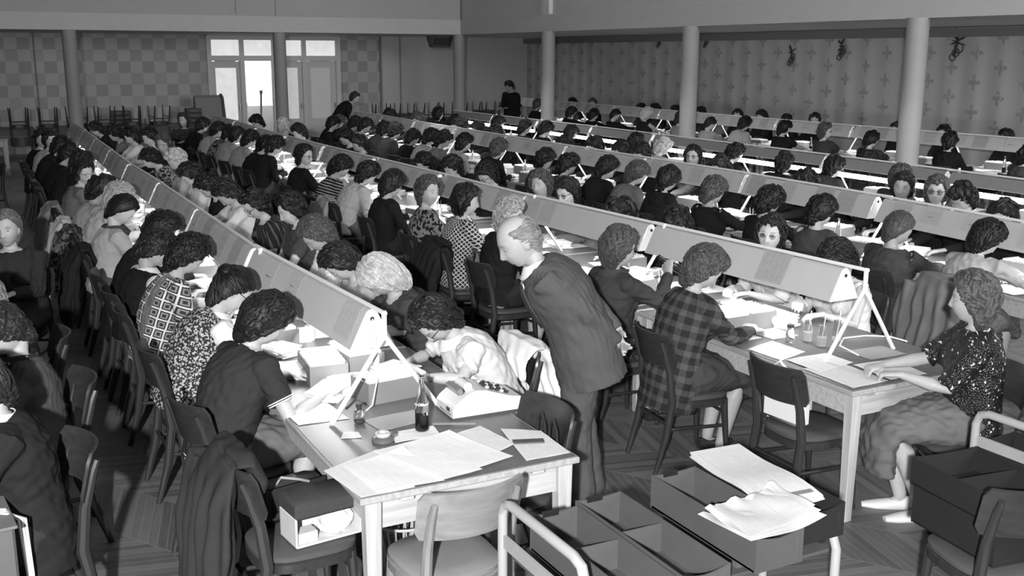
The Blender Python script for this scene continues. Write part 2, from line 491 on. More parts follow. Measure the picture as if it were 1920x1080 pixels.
# leaf ornaments hung high on the curtain
for i, (y, z, s) in enumerate(((22.06, 2.8, .2), (20.19, 2.8, .2), (17.3, 2.49, .27), (15.88, 2.62, .28), (13.15, 2.68, .34))):
    o = thing('leaf_ornament', ORD[i] + ' dark leaf and ring ornament hung high on the curtain, counted from the far end', 'wall ornament', (15.525, y, z), 0, 'leaf ornaments on the curtain')
    r = random.Random(i); mb = MB()
    for k in range(9):
        a = k * 2.4 + r.random(); d = s * (.15 + .1 * k / 2.2)
        cy, cz = math.cos(a) * d * .6, math.sin(a) * d
        l = s * .3; pts = [(0.02 * q, cy + math.cos(a) * l * (q - 1), cz + math.sin(a) * l * (q - 1)) for q in (0, 1, 2)]
        mb.tube(pts, [.008, s * .12, .008], 6, flat=.3)
    mb.build('leaves', paint(.06, .8), o)
    mb = MB()
    for k in range(3):
        cy, cz, rad = (k - 1) * s * .18, -s * (.3 + .22 * k), s * (.24 - .03 * k)
        mb.tube([(.0, cy + rad * math.cos(q * PI / 8), cz + rad * math.sin(q * PI / 8)) for q in range(16)], .012, 6, True)
    mb.build('rings', paint(.07, .8), o)

# ================================================================ tables
TOPM = paint(.13, .35, .35, 3.0); EDGE = wood(.36, .5, 1); LEGM = wood(.42, .5, 2)


def make_table(label, group):
    t = thing('work_table', label, 'table', (0, 0, 0), 0, group)
    mb = MB().box((0, 1.0, .734), (1.0, 1.98, .028), .004); mb.build('tabletop', wood(.34, .5, 1), t, False)
    MB().box((0, 1.0, .7495), (.975, 1.955, .003)).build('linoleum', TOPM, t, False)['label'] = 'dark smooth table surface'
    ap = MB()
    ap.box((0, .07, .655), (.86, .025, .13)); ap.box((0, 1.93, .655), (.86, .025, .13)); ap.box((-.43, 1.0, .655), (.025, 1.84, .13)); ap.box((.43, 1.0, .655), (.025, 1.84, .13))
    ap.build('apron', wood(.40, .5, 0), t, False)
    lg = None
    for x in (-.44, .44):
        for y in (.06, 1.94): MB().box((x, y, .36), (.07, .07, .72), .006, taper=.75).build('leg', LEGM, t, False)
    for x in (-.3, .3): MB().box((x, .03, .713), (.06, .03, .018), .004).build('clip', LEGM, t, False)
    return t


table0 = None
TABLES = {}
for R in 'ABCDE':
    for k in range(NT_[R]):
        lab = 'pale wooden work table, %s from the near end of the %s row' % (ORD[k], SROW[R])
        jog = RNG.uniform(-.012, .012); loc = (RC[R] + jog, TY0[R] + 2.0 * k, 0)
        if table0 is None:
            table0 = make_table(lab, 'work tables'); table0.location = loc; TABLES[R, k] = table0
        else: TABLES[R, k] = dup(table0, loc, 0, lab)

# ================================================================ lamps over the tables
SHADE = paint(.50, .5, .05, 8.0); WHITE = paint(.8, .4, .03)
PROF = [(-.115, 0)] + [(-.034 * math.cos(a) , .155 + .034 * math.sin(a)) for a in [PI * q / 8 for q in range(1, 8)]] + [(.115, 0)]
LZ = 1.055


def offset_prof(d):
    P = [Vector((x, z)) for x, z in PROF]; out = []
    for i, p in enumerate(P):
        t = (P[min(i + 1, len(P) - 1)] - P[max(i - 1, 0)]).normalized(); out.append((p.x - t.y * d, p.y + t.x * d))
    return out


def make_lamp(length, opened=False):
    t = thing('table_lamp', 'lamp', 'lamp'); rz_ = .185 if opened else .205
    op, ip = offset_prof(.002), offset_prof(-.003)
    if opened: op, ip = [(x * .8, z * .62 + .05) for x, z in op], [(x * .8, z * .62 + .05) for x, z in ip]
    m = MB(); n = len(op); v = []
    for y in (0, length):
        v += [(x, y, z) for x, z in op] + [(x, y, z) for x, z in ip]
    f = []
    for i in range(n - 1):
        f += [[i, i + 1, 2 * n + i + 1, 2 * n + i], [n + i + 1, n + i, 3 * n + i, 3 * n + i + 1], [i + 1, i, n + i, n + i + 1], [2 * n + i, 2 * n + i + 1, 3 * n + i + 1, 3 * n + i]]
    for i in (0, n - 1): f.append([i, 2 * n + i, 3 * n + i, n + i] if i == 0 else [i, n + i, 3 * n + i, 2 * n + i])
    m.add(v, f); m.build('shade', SHADE if not opened else paint(.24, .5), t)
    MB().tube([(0, -.17, rz_), (0, length * .5, rz_), (0, length + .05, rz_)], .011, 8).build('ridge_rail', WHITE, t)
    if not opened:
        for y in (-.004, length + .004):
            c = MB(); pl = ip
            a = [(x, y - .003, z) for x, z in pl]; b = [(x, y + .003, z) for x, z in pl]; nn = len(pl)
            c.add(a + b, [list(range(nn)), list(range(nn, 2 * nn))[::-1]] + [[i, (i + 1) % nn, nn + (i + 1) % nn, nn + i][::-1] for i in range(nn)])
            e = c.build('end_cap', WHITE, t, False)
            MB().tube([(0, y - .006, .145), (0, y + .006, .145)], .011, 10).build('cord_hole', paint(.03), e)
    tb = MB().tube([(0 if not opened else -.05, .05, .085 if not opened else -.03), (0 if not opened else -.05, length - .05, .085 if not opened else -.03)], .016 if not opened else .028, 10)
    tb.build('fluorescent_tube', emit(.9, TUBE if not opened else TUBE * .45), t)
    so = MB()
    for y in (.03, length - .03): so.box((0 if not opened else -.05, y, .085 if not opened else .03), (.03, .035, .05 if not opened else .13), .004)
    so.build('tube_holders', WHITE, t, False)
    st = MB()
    b0 = LZ - .755
    st.tube([(0, -.155, .215), (0, -.155, .09)], .013, 8)
    st.build('post', WHITE, t)
    for s in (-1, 1): MB().tube([(0, -.155, .095), (s * .27, -.155, -b0 + .012), (s * .285, -.155, -b0 + .004)], [.012, .012, .008], 8).build('leg', WHITE, t)
    return t


TUBE = 38.0
LAMPY = {'A': [4.72, 6.62, 8.55, 10.5, 12.45, 14.4, 16.35, 18.3], 'B': [4.45, 6.3, 8.1, 10.0, 11.9, 13.8, 15.75, 17.7, 19.65],
         'C': [4.75, 6.7, 8.6, 10.5, 12.4, 14.3, 16.25, 18.2, 20.1], 'D': [6.1, 8.05, 10.0, 11.95, 13.9, 15.85, 17.8, 19.7], 'E': [9.9, 11.85, 13.8, 15.75, 17.7, 19.65, 21.6, 23.5, 25.4]}
LAMPX = {'A': [1.69, 1.60, 1.63, 1.66, 1.66, 1.71, 1.75, 1.8], 'B': [4.5, 4.42, 4.35, 4.36, 4.34, 4.33, 4.34, 4.4, 4.5], 'C': [6.86, 7.1, 7.22, 7.25, 7.28, 7.33, 7.38, 7.45, 7.55],
         'D': [9.4, 9.55, 9.65, 9.7, 9.75, 9.8, 9.8, 9.8], 'E': [14.0, 13.95, 13.9, 13.9, 13.92, 13.95, 14.0, 14.05, 14.1]}
LL = {'A': 1.86, 'B': 1.78, 'C': 1.83, 'D': 1.86, 'E': 1.87}
DZ = {'A': 0, 'B': 0, 'C': 0, 'D': -.06, 'E': 0}
protos = {}
LAMPS = {}
for R in 'ABCDE':
    for k, y in enumerate(LAMPY[R]):
        lab = ('low' if R == 'D' else 'pale ridge-shaped') + ' long table lamp, %s from the near end of the %s row' % (ORD[k], SROW[R])
        loc = (LAMPX[R][k], y, LZ + (0 if R != 'D' else -.0))
        nx = LAMPX[R][k + 1] if k + 1 < len(LAMPX[R]) else LAMPX[R][k]
        rz = -math.atan2(nx - LAMPX[R][k], 1.95) * .9
        if R not in protos:
            o = make_lamp(LL[R], R == 'D'); o['label'] = lab; o['group'] = 'lamps over the tables'; o.location = loc; o.rotation_euler.z = rz; protos[R] = o
        else: o = dup(protos[R], loc, rz, lab)
        LAMPS[R, k] = o
# the switch cord hangs only from the lamp at the near end of the leftmost row
cd = LAMPS['A', 0]
MB().tube([(0, -.012, .145), (.004, -.03, .06), (.005, -.03, -.02)], .0035, 6).build('cord', WHITE, cd)
MB().tube([(.005, -.03, -.015), (.005, -.03, -.03), (.006, -.03, -.085), (.006, -.03, -.1)], [.008, .017, .017, .007], 8).build('cord_switch', WHITE, cd)
MB().tube([(.006, -.03, -.1), (.004, -.035, -.17), (-.05, -.1, -.26), (-.16, -.16, -.296)], .0035, 6).build('cord', WHITE, cd)

# ================================================================ printed forms draped over the shades
op = offset_prof(.0045)
ARC = [0.0]
for i in range(1, len(op)): ARC.append(ARC[-1] + math.hypot(op[i][0] - op[i - 1][0], op[i][1] - op[i - 1][1]))


def at_arc(s):
    if s <= 0:  # hanging free past the lower edge
        return (op[0][0] + s * .1, op[0][1] + s)
    for i in range(1, len(op)):
        if s <= ARC[i]:
            q = (s - ARC[i - 1]) / (ARC[i] - ARC[i - 1]); return (op[i - 1][0] + (op[i][0] - op[i - 1][0]) * q, op[i - 1][1] + (op[i][1] - op[i - 1][1]) * q)
    return op[-1]


SHEETS = {}


def sheet_mesh(kind):
    if kind in SHEETS: return SHEETS[kind]
    s0, s1, w, v = kind
    rows = 15; g = []
    for i in range(rows):
        s = s0 + (s1 - s0) * i / (rows - 1); x, z = at_arc(s); lift = .004 * math.sin(i * .9) ** 2
        g.append([(x - lift, -w / 2, z + lift), (x - lift * .5, 0, z + lift * .5), (x - lift, w / 2, z + lift)])
    m = MB().sheet(g, .0015); o = m.build('printed_form', paper(v, .6, 20.0))
    if s0 > .05:
        x, z = at_arc(s0 + .05); x2, z2 = at_arc(s0 + .025); b = MB(); n_ = Vector((-(z - z2), 0, x - x2)).normalized() * .003
        b.add([(x + n_.x, -.06, z + n_.z), (x + n_.x, .06, z + n_.z), (x2 + n_.x, .06, z2 + n_.z), (x2 + n_.x, -.06, z2 + n_.z), (x, -.06, z), (x, .06, z), (x2, .06, z2), (x2, -.06, z2)], [[0, 1, 2, 3], [7, 6, 5, 4], [0, 4, 5, 1], [1, 5, 6, 2], [2, 6, 7, 3], [3, 7, 4, 0]])
        b.build('dark_heading', paint(.07, .8), o, False)
    SHEETS[kind] = o
    return o


first = {}
for R in 'ABCE':
    for k in range(len(LAMPY[R])):
        n = 4 if (R, k) not in (('B', 0),) else 1
        r = random.Random(ord(R) * 31 + k)
        lamp = LAMPS[R, k]; Lm = LL[R]
        pos = [Lm * (q + .5) / n + r.uniform(-.1, .1) for q in range(n)]
        if (R, k) == ('B', 0): pos = [.52]
        if (R, k) == ('A', 0): pos = [.16, 1.0, 1.42]
        if (R, k) == ('B', 1): pos = [1.35, 1.6]
        if (R, k) == ('B', 2): pos = [.35, .75, 1.5]
        for q, y in enumerate(pos):
            kind = r.choice([(.03, .27, .22, .44), (.06, .30, .2, .5), (.02, .25, .24, .38), (.08, .33, .21, .46)])
            lab = 'printed form draped over the %s lamp of the %s row, %s from its near end' % (ORD[k], SROW[R], ORD[q])
            if kind in first:
                o = dup(first[kind], (0, 0, 0), 0, '')
            else:
                o = sheet_mesh(kind); first[kind] = o
                sb = None
            ro = lamp.rotation_euler.z
            o.location = (lamp.location.x - math.sin(ro) * y, lamp.location.y + math.cos(ro) * y, lamp.location.z); o.rotation_euler.z = ro
            tag(o, lab, 'paper form', 'printed forms draped over the lamps')
# ================================================================ chairs
def make_chair(label, v, group, pad=.1):
    t = thing('wooden_chair', label, 'chair', (0, 0, 0), 0, group)
    wd, wd2 = wood(v, .38, 2), wood(v * 1.05, .33, 1)
    out = []
    for i in range(28):
        a = 2 * PI * i / 28; c, s = math.cos(a), math.sin(a)
        x = .215 * math.copysign(abs(c) ** .62, c); y = (.205 + .018 * c) * math.copysign(abs(s) ** .62, s); out.append((x, y))

    def slab(z0, z1, k0, k1, dome=0):
        m = MB(); n = len(out); v_ = []
        for z, k in ((z0, k0), (z0 + .006, 1), (z1 - .008, 1), (z1, k1), (z1 + dome, .6)): v_ += [(x * k, y * k, z) for x, y in out]
        f = [[i * n + j, i * n + (j + 1) % n, (i + 1) * n + (j + 1) % n, (i + 1) * n + j] for i in range(4) for j in range(n)]
        f += [list(range(n))[::-1], [4 * n + j for j in range(n)]]
        return m.add(v_, f)
    slab(.435, .465, .97, .955, .004).build('seat', paint(pad, .45, .15, 9.0), t)
    slab(.385, .435, .95, .95).build('seat_frame', wd2, t)
    for s in (-1, 1):
        MB().tube([(.165, s * .165, .42), (.172, s * .17, .3), (.195, s * .185, 0)], [.022, .021, .013], 8).build('leg', wd, t)
        MB().tube([(-.30, s * .185, 0), (-.235, s * .185, .22), (-.2, s * .182, .44), (-.222, s * .18, .62), (-.262, s * .178, .76), (-.285, s * .177, .815)], [.013, .021, .024, .021, .017, .012], 8, flat=1.15).build('leg', wd, t)
    m = MB()
    for s in (-1, 1): m.tube([(.178, s * .172, .25), (-.225, s * .183, .27)], .011, 6)
    m.tube([(-.225, -.18, .3), (-.225, .18, .3)], .011, 6); m.tube([(.17, -.165, .33), (.17, .165, .33)], .01, 6)
    m.build('stretcher', wd, t)
    g = []
    for i in range(7):
        z = .655 + .205 * i / 6; row = []
        for j in range(13):
            y = (j / 6 - 1) * (.222 - (.018 if i in (0, 6) else 0)); row.append((-.245 - .05 * (z - .655) / .2 + .075 * (y / .222) ** 2 - .02, y, z))
        g.append(row)
    MB().sheet(g, .013).build('backrest', wd2, t)
    return t


CH0 = None
def chair(x, y, rz, label, group='chairs at the work tables', rot=None, z=0.0):
    global CH0
    if CH0 is None:
        CH0 = make_chair(label, .03, group, .07); CH0.location = (x, y, z); CH0.rotation_euler = rot or (0, 0, rz); return CH0
    return dup(CH0, (x, y, z), rz, label, group, rot)


# ================================================================ people
def unit(v): return v / max(1e-9, np.linalg.norm(v))


def A(*v): return np.array(v, float)


def ring_tube(pts, rx, rd, lat, n=18):
    """closed tube of elliptical rings: rx along the lateral direction, rd across it"""
    pts = np.array(pts, float); m = len(pts); lat = np.array(lat, float); V = []; F = []
    th = 2 * PI * np.arange(n) / n
    for i in range(m):
        t = unit(pts[min(i + 1, m - 1)] - pts[max(i - 1, 0)]); l = lat[i] if lat.ndim == 2 else lat
        l = unit(l - t * (l @ t)); d = np.cross(t, l)
        V.append(pts[i] + np.outer(np.cos(th) * rx[i], l) + np.outer(np.sin(th) * rd[i], d))
    V = np.vstack(V)
    for i in range(m - 1):
        for k in range(n): F.append((i * n + k, i * n + (k + 1) % n, (i + 1) * n + (k + 1) % n, (i + 1) * n + k))
    c0, c1 = len(V), len(V) + 1; V = np.vstack([V, pts[0], pts[-1]])
    for k in range(n): F.append((c0, (k + 1) % n, k)); F.append((c1, (m - 1) * n + k, (m - 1) * n + (k + 1) % n))
    return V, F


def ball(c, r, n=12, m=9):
    th = 2 * PI * np.arange(n) / n; V = [A(0, 0, -1)]; F = []
    for j in range(1, m): 
        ph = -PI / 2 + PI * j / m; V += [A(math.cos(ph) * math.cos(a), math.cos(ph) * math.sin(a), math.sin(ph)) for a in th]
    V.append(A(0, 0, 1)); V = np.array(V) * np.array(r) + np.array(c); L = len(V) - 1
    for k in range(n): F.append((0, 1 + (k + 1) % n, 1 + k)); F.append((L, L - n + k, L - n + (k + 1) % n))
    for j in range(m - 2):
        for k in range(n): F.append((1 + j * n + k, 1 + j * n + (k + 1) % n, 1 + (j + 1) * n + (k + 1) % n, 1 + (j + 1) * n + k))
    return V, F


def sphere_dirs(n, m):
    V, F = ball((0, 0, 0), 1.0, n, m); return V, F


def gs(d, s): return np.exp(-(d / s) ** 2)


def head_mesh(n, m, male):
    D, F = sphere_dirs(n, m)
    x, y, z = D.T
    hx, hy, hz = .098, .076, .118
    k = (np.abs(x) ** 2.25 + np.abs(y) ** 2.25 + np.abs(z) ** 2.25) ** (-1 / 2.25)
    P = D * k[:, None] * A(hx, hy, hz)
    X, Y, Z = P.T.copy()
    low = np.clip(-Z / hz, 0, 1)
    Y *= 1 - .34 * low ** 1.6                      # jaw narrows
    front = np.clip(X / hx, 0, 1); back = np.clip(-X / hx, 0, 1)
    X += front * low * .004; X -= np.where(X < 0, low * X * .45, 0)      # the nape tucks in under the skull
    f = np.clip((X - .02) / .05, 0, 1)
    X -= f * .006 * (1 - np.clip(np.abs(Y) / .06, 0, 1) ** 2) * 0
    ny = gs(Y, .0125 + .004 * gs(Z + .036, .02)); nzp = np.where(Z > -.036, np.clip(1 - (Z + .036) / .06, 0, 1), np.clip(1 + (Z + .036) / .012, 0, 1))
    X += f * .027 * ny * nzp
    X += f * .006 * gs(Z - .028, .012) * gs(np.abs(Y) - .026, .026)
    X -= f * .011 * gs(Z - .008, .014) * gs(np.abs(Y) - .033, .017)
    X += f * .005 * gs(Z - .006, .008) * gs(np.abs(Y) - .033, .011)
    X += f * .004 * gs(Z + .028, .02) * gs(np.abs(Y) - .045, .02)
    X += f * .007 * gs(Z + .058, .006) * gs(Y, .021); X += f * .007 * gs(Z + .072, .007) * gs(Y, .019)
    X -= f * .005 * gs(Z + .065, .004) * gs(Y, .024); X -= f * .004 * gs(Z + .085, .008) * gs(Y, .03)
    X += f * .009 * gs(Z + .103, .016) * gs(Y, .024)
    return np.stack([X, Y, Z], 1), F


HEADS = {}


def tint_fn(L):
    """albedo multiplier in head coordinates: lips, brows, lash line"""
    X, Y, Z = L.T
    t = np.ones(len(L)); fr = X > .06
    t -= fr * .38 * gs(Z + .066, .0095) * gs(Y, .019)
    t -= fr * .6 * gs(Z - .0305 + .12 * np.maximum(np.abs(Y) - .03, 0), .005) * np.clip(1 - ((np.abs(Y) - .032) / .02) ** 2, 0, 1)
    t -= fr * .45 * gs(Z - .003, .0035) * np.clip(1 - ((np.abs(Y) - .033) / .015) ** 2, 0, 1)
    return t


def noise3(P, seed, amp, wl, n=7):
    r = np.random.RandomState(seed); o = np.zeros(len(P))
    Q = P + .02 * np.sin(P[:, [1, 2, 0]] * 25 + r.rand(3) * 6)
    for i in range(n):
        k = unit(r.randn(3)) * 2 * PI / (wl * (.6 + .9 * r.rand())); o += np.sin(Q @ k + r.rand() * 6.3)
    return o * amp / math.sqrt(n)


def to_mesh(name, parts, voxel=None, smooth=1):
    V = []; F = []; o = 0
    for v, f in parts:
        V.append(np.asarray(v)); F += [tuple(i + o for i in q) for q in f]; o += len(v)
    me = bpy.data.meshes.new(name); me.from_pydata(np.vstack(V).tolist(), [], F); me.update()
    if not voxel: return me
    ob = bpy.data.objects.new('fuse', me); COL.objects.link(ob)
    md = ob.modifiers.new('r', 'REMESH'); md.mode = 'VOXEL'; md.voxel_size = voxel; md.use_smooth_shade = True
    if smooth:
        sm = ob.modifiers.new('s', 'SMOOTH'); sm.factor = .5; sm.iterations = smooth
    dg = bpy.context.evaluated_depsgraph_get(); ev = ob.evaluated_get(dg)
    out = bpy.data.meshes.new_from_object(ev); out.name = name
    bpy.data.objects.remove(ob); bpy.data.meshes.remove(me)
    return out


def coords(me):
    a = np.empty(len(me.vertices) * 3, np.float32); me.vertices.foreach_get('co', a); return a.reshape(-1, 3).astype(float)


def set_coords(me, P): me.vertices.foreach_set('co', P.astype(np.float32).ravel()); me.update()


def normals(me):
    a = np.empty(len(me.vertices) * 3, np.float32); me.vertices.foreach_get('normal', a); return a.reshape(-1, 3).astype(float)


def set_attr(me, name, P):
    at = me.attributes.new(name, 'FLOAT_VECTOR', 'POINT'); at.data.foreach_set('vector', P.astype(np.float32).ravel())


def Ry(a): c, s = math.cos(a), math.sin(a); return np.array([[c, 0, s], [0, 1, 0], [-s, 0, c]])
def Rz(a): c, s = math.cos(a), math.sin(a); return np.array([[c, -s, 0], [s, c, 0], [0, 0, 1]])
def Rx(a): c, s = math.cos(a), math.sin(a); return np.array([[1, 0, 0], [0, c, -s], [0, s, c]])


def hair_mesh(style, near, seed):
    """hair in head coordinates: one shell plus curled or combed locks lying on it"""
    n, m = (64, 46) if near == 2 else (44, 32) if near == 1 else (28, 20)
    r = np.random.RandomState(seed)
    lims = {'curly': [-1.2, -1.1, -.97, -.42, .26, .56, .6], 'wavy': [-1.2, -1.1, -.98, -.5, .2, .54, .6], 'bob': [-1.3, -1.3, -1.2, -.9, -.1, .42, .5],
            'bun': [-1.0, -.95, -.75, -.02, .3, .58, .64], 'short': [-1.0, -.92, -.72, -.02, .35, .58, .62], 'bald': [-.95, -.85, -.55, .12, .4, .95, 1.3]}[style]
    T = {'curly': .013, 'wavy': .012, 'bob': .018, 'bun': .013, 'short': .009, 'bald': .003}[style]
    K = 60; c = unit_rows(r.randn(K, 3)); sc = A(.6, 1.2, 1) if style != 'bob' else A(1, 1.2, .5)
    k3 = r.randn(3); amp = {'curly': .011, 'wavy': .011, 'bob': .009, 'bun': .004, 'short': .004, 'bald': .001}[style]
    part = r.choice([-1, 1]) * .3

    def mask(D):
        x, y, z = D.T
        h = np.hypot(x, y) + 1e-6
        lim = np.interp(x / h, [-1, -.7, -.35, .1, .45, .75, 1], lims) + .04 * np.sin(y * 9 + seed)
        mk = np.clip((z - lim) / .26 + .35, 0, 1); mk = mk * mk * (3 - 2 * mk)
        if style == 'bald': mk *= 1 - np.clip((z - .5) / .22, 0, 1) * np.clip((x + .6) / .25, 0, 1) * .93
        return mk

    def surf(D, extra=0.0):
        x, y, z = D.T
        k = (np.abs(x) ** 2.2 + np.abs(y) ** 2.2 + np.abs(z) ** 2.2) ** (-1 / 2.2)
        P = D * k[:, None] * A(.098, .076, .118)
        low = np.clip(-P[:, 2] / .118, 0, 1)
        P[:, 1] *= 1 - .3 * low ** 1.6; P[:, 0] += np.where(P[:, 0] < 0, -P[:, 0] * low * .28, 0)
        mk = mask(D)
        side = np.clip(1 - np.abs(x) * .6, 0, 1) * np.clip(np.abs(y) * 1.3, 0, 1)
        th = T * (1 + .3 * side + .45 * np.clip(z, 0, 1) + .35 * np.clip(-x, 0, 1))
        if style in ('wavy', 'curly'): th = th + .005 * gs(x - .55, .3) * np.clip(z, 0, 1) * (1 + .5 * np.sin(y * 5 + seed))
        if near or style in ('bob', 'bun', 'short', 'bald'):
            dd = np.min(np.sqrt((((D * sc)[:, None] - (c * sc)[None]) ** 2).sum(2)), 1); bump = 1 - np.clip(dd / .4, 0, 1) ** 2
        else: bump = .5 + .5 * np.sin(D @ (k3 * 7) + 1)
        th = th + amp * (bump - .4)
        P = P + D * ((th + extra) * mk - .02 * (1 - mk))[:, None]
        if style in ('curly', 'wavy', 'short', 'bun'):      # the hair grows down the nape
            nape = np.clip((-P[:, 2] - .0) / .09, 0, 1) * np.clip(-x * 1.6 + .15, 0, 1); q = {'curly': .026, 'wavy': .03, 'short': .022, 'bun': .03}[style]
            P[:, 2] -= q * nape * mk; P[:, 0] += .012 * nape * mk
        if style == 'bob':
            lowm = np.clip((-P[:, 2] - .01) / .1, 0, 1); P[:, 2] -= .045 * lowm * mk; P[:, 1] *= 1 + .18 * lowm * mk
        return P
    D, F = sphere_dirs(n, m)
    parts = [(surf(D), F)]
    if style == 'bun':
        B, FB = ball((-.1, 0, .05), (.04, .048, .043), 20, 14); parts.append((B + .004 * np.sin(B @ (r.randn(3, 3) * 60)), FB))
    # locks
    N = {'curly': (70, 170, 330), 'wavy': (46, 120, 230), 'bob': (40, 130, 230), 'bun': (30, 110, 180), 'short': (36, 120, 220), 'bald': (20, 60, 150)}[style][near]
    Q = unit_rows(r.randn(N * 3, 3)); Q = Q[mask(Q) > .55][:N]; N = len(Q)
    if N == 0: return parts
    up = np.where(np.abs(Q[:, 2:3]) < .9, A(0, 0, 1)[None], A(1, 0, 0)[None]); a = unit_rows(np.cross(Q, up)); b = np.cross(Q, a)
    S = 7 if near else 5; pts = []; ph0 = r.rand(N) * 6.28; sg = r.choice([-1, 1], N)
    fl = np.stack([-.55 + .1 * Q[:, 0], np.sign(Q[:, 1] - part * .2) * .55, -.65 + 0 * Q[:, 0]], 1)
    if style == 'bob': fl = np.stack([.15 - .1 * Q[:, 0], np.sign(Q[:, 1] - part * .3) * .5, -1 + 0 * Q[:, 0]], 1)
    if style == 'bun': fl = np.stack([-1 + 0 * Q[:, 0], -.2 * Q[:, 1], .25 + 0 * Q[:, 0]], 1)
    if style == 'bald': fl = np.stack([-1 + 0 * Q[:, 0], 0 * Q[:, 1], -.15 + 0 * Q[:, 0]], 1)
    fl = unit_rows(fl - Q * (fl * Q).sum(1)[:, None] + 1e-6); sd = np.cross(Q, fl)
    size = (.8 + .5 * r.rand(N)) * (1.35, 1.1, 1.0)[near]
    for i in range(S):
        t = i / (S - 1)
        if style == 'curly':
            ph = ph0 + sg * t * 4.3; rho = .13 * size * (1 - .25 * t); d = Q + (np.cos(ph) * rho)[:, None] * a + (np.sin(ph) * rho)[:, None] * b
        else:
            ln = {'wavy': .5, 'bob': .8, 'bun': .75, 'short': .38, 'bald': .6}[style]; wv = {'wavy': .09, 'bob': .05, 'bun': .02, 'short': .03, 'bald': .02}[style]
            d = Q + fl * ((t - .4) * ln * size)[:, None] + sd * (wv * np.sin(t * 5.5 + ph0) * size)[:, None]
        pts.append(surf(unit_rows(d), .001 + (.009 if style in ('curly', 'wavy') else .005) * math.sin(PI * min(1, t * 1.15 + .05))))
    pts = np.array(pts)       # S x N x 3
    rad = {'curly': .0088, 'wavy': .0095, 'bob': .009, 'bun': .0065, 'short': .006, 'bald': .0045}[style] * (1.5, 1.1, .9)[near]
    sides = 5; V = np.empty((N, S, sides, 3)); 
    for i in range(S):
        tan = unit_rows(pts[min(i + 1, S - 1)] - pts[max(i - 1, 0)] + 1e-9); nrm = unit_rows(pts[i] - 1e-6); nrm = unit_rows(nrm - tan * (nrm * tan).sum(1)[:, None] + 1e-9); lt = np.cross(tan, nrm)
        w = rad * (.35 + .75 * math.sin(PI * (i + .6) / (S + .2))) * size
        for q in range(sides):
            th = 2 * PI * q / sides; V[:, i, q] = pts[i] + (lt * math.cos(th) + nrm * math.sin(th) * .7) * w[:, None]
    V = V.reshape(-1, 3); F = []
    for l in range(N):
        o = l * S * sides
        for i in range(S - 1):
            for q in range(sides): F.append((o + i * sides + q, o + i * sides + (q + 1) % sides, o + (i + 1) * sides + (q + 1) % sides, o + (i + 1) * sides + q))
        F.append(tuple(o + q for q in range(sides))[::-1]); F.append(tuple(o + (S - 1) * sides + q for q in range(sides)))
    parts.append((V, F))
    return parts


def unit_rows(a): return a / np.linalg.norm(a, axis=1)[:, None]


def hand_parts(wr, d, pal, left, near, curl=.5):
    """wr wrist, d pointing direction, pal palm normal (facing down); returns tubes"""
    d = unit(d); pal = unit(pal - d * (pal @ d)); lat = np.cross(pal, d) * (1 if left else -1)   # lat points to the thumb side
    k = wr + d * .088
    out = [ring_tube([wr - d * .02, wr + d * .02, wr + d * .06, k, k + d * .012], [.024, .032, .041, .042, .03], [.019, .016, .015, .013, .008], lat, 14)]
    if near == 0:
        out.append(ring_tube([k - d * .02, k + d * .035 + pal * .012, k + d * .065 + pal * .035], [.036, .034, .022], [.012, .011, .008], lat, 10)); 
        out.append(ring_tube([wr + d * .025 + lat * .02, wr + d * .06 + lat * .055, wr + d * .09 + lat * .06 + pal * .01], [.013, .011, .008], [.012, .01, .008], d, 8))
        return out
    for i, (off, ln) in enumerate(((.031, .066), (.0105, .076), (-.0105, .071), (-.031, .055))):
        p = k + lat * off - d * .014; a = .15 + .08 * i; pts = [p]
        for seg, cu in ((.45, curl * .5), (.32, curl), (.26, curl * .9)):
            a += cu * (1 + .12 * i); pts.append(pts[-1] + (d * math.cos(a) + pal * math.sin(a) + lat * off * .9) * ln * seg)
        out.append(ring_tube(pts, [.0102, .0092, .0084, .0065], [.0102, .0092, .0084, .0065], lat, 9))
    b = wr + d * .022 + lat * .024
    out.append(ring_tube([b - lat * .014, b + lat * .022 + d * .02 + pal * .006, b + lat * .036 + d * .046 + pal * .014, b + lat * .036 + d * .068 + pal * .018], [.016, .0125, .0105, .008], [.015, .0115, .0095, .0075], d, 9))
    return out


def ik(S, T, l1, l2, pole):
    d = T - S; L = np.linalg.norm(d); u = d / L
    if L > (l1 + l2) * .985: L = (l1 + l2) * .985; T = S + u * L
    a = (l1 * l1 - l2 * l2 + L * L) / (2 * L); h = math.sqrt(max(0, l1 * l1 - a * a))
    p = unit(pole - u * (pole @ u)); return S + u * a + p * h, T


NP = [0]
SKINV = {}


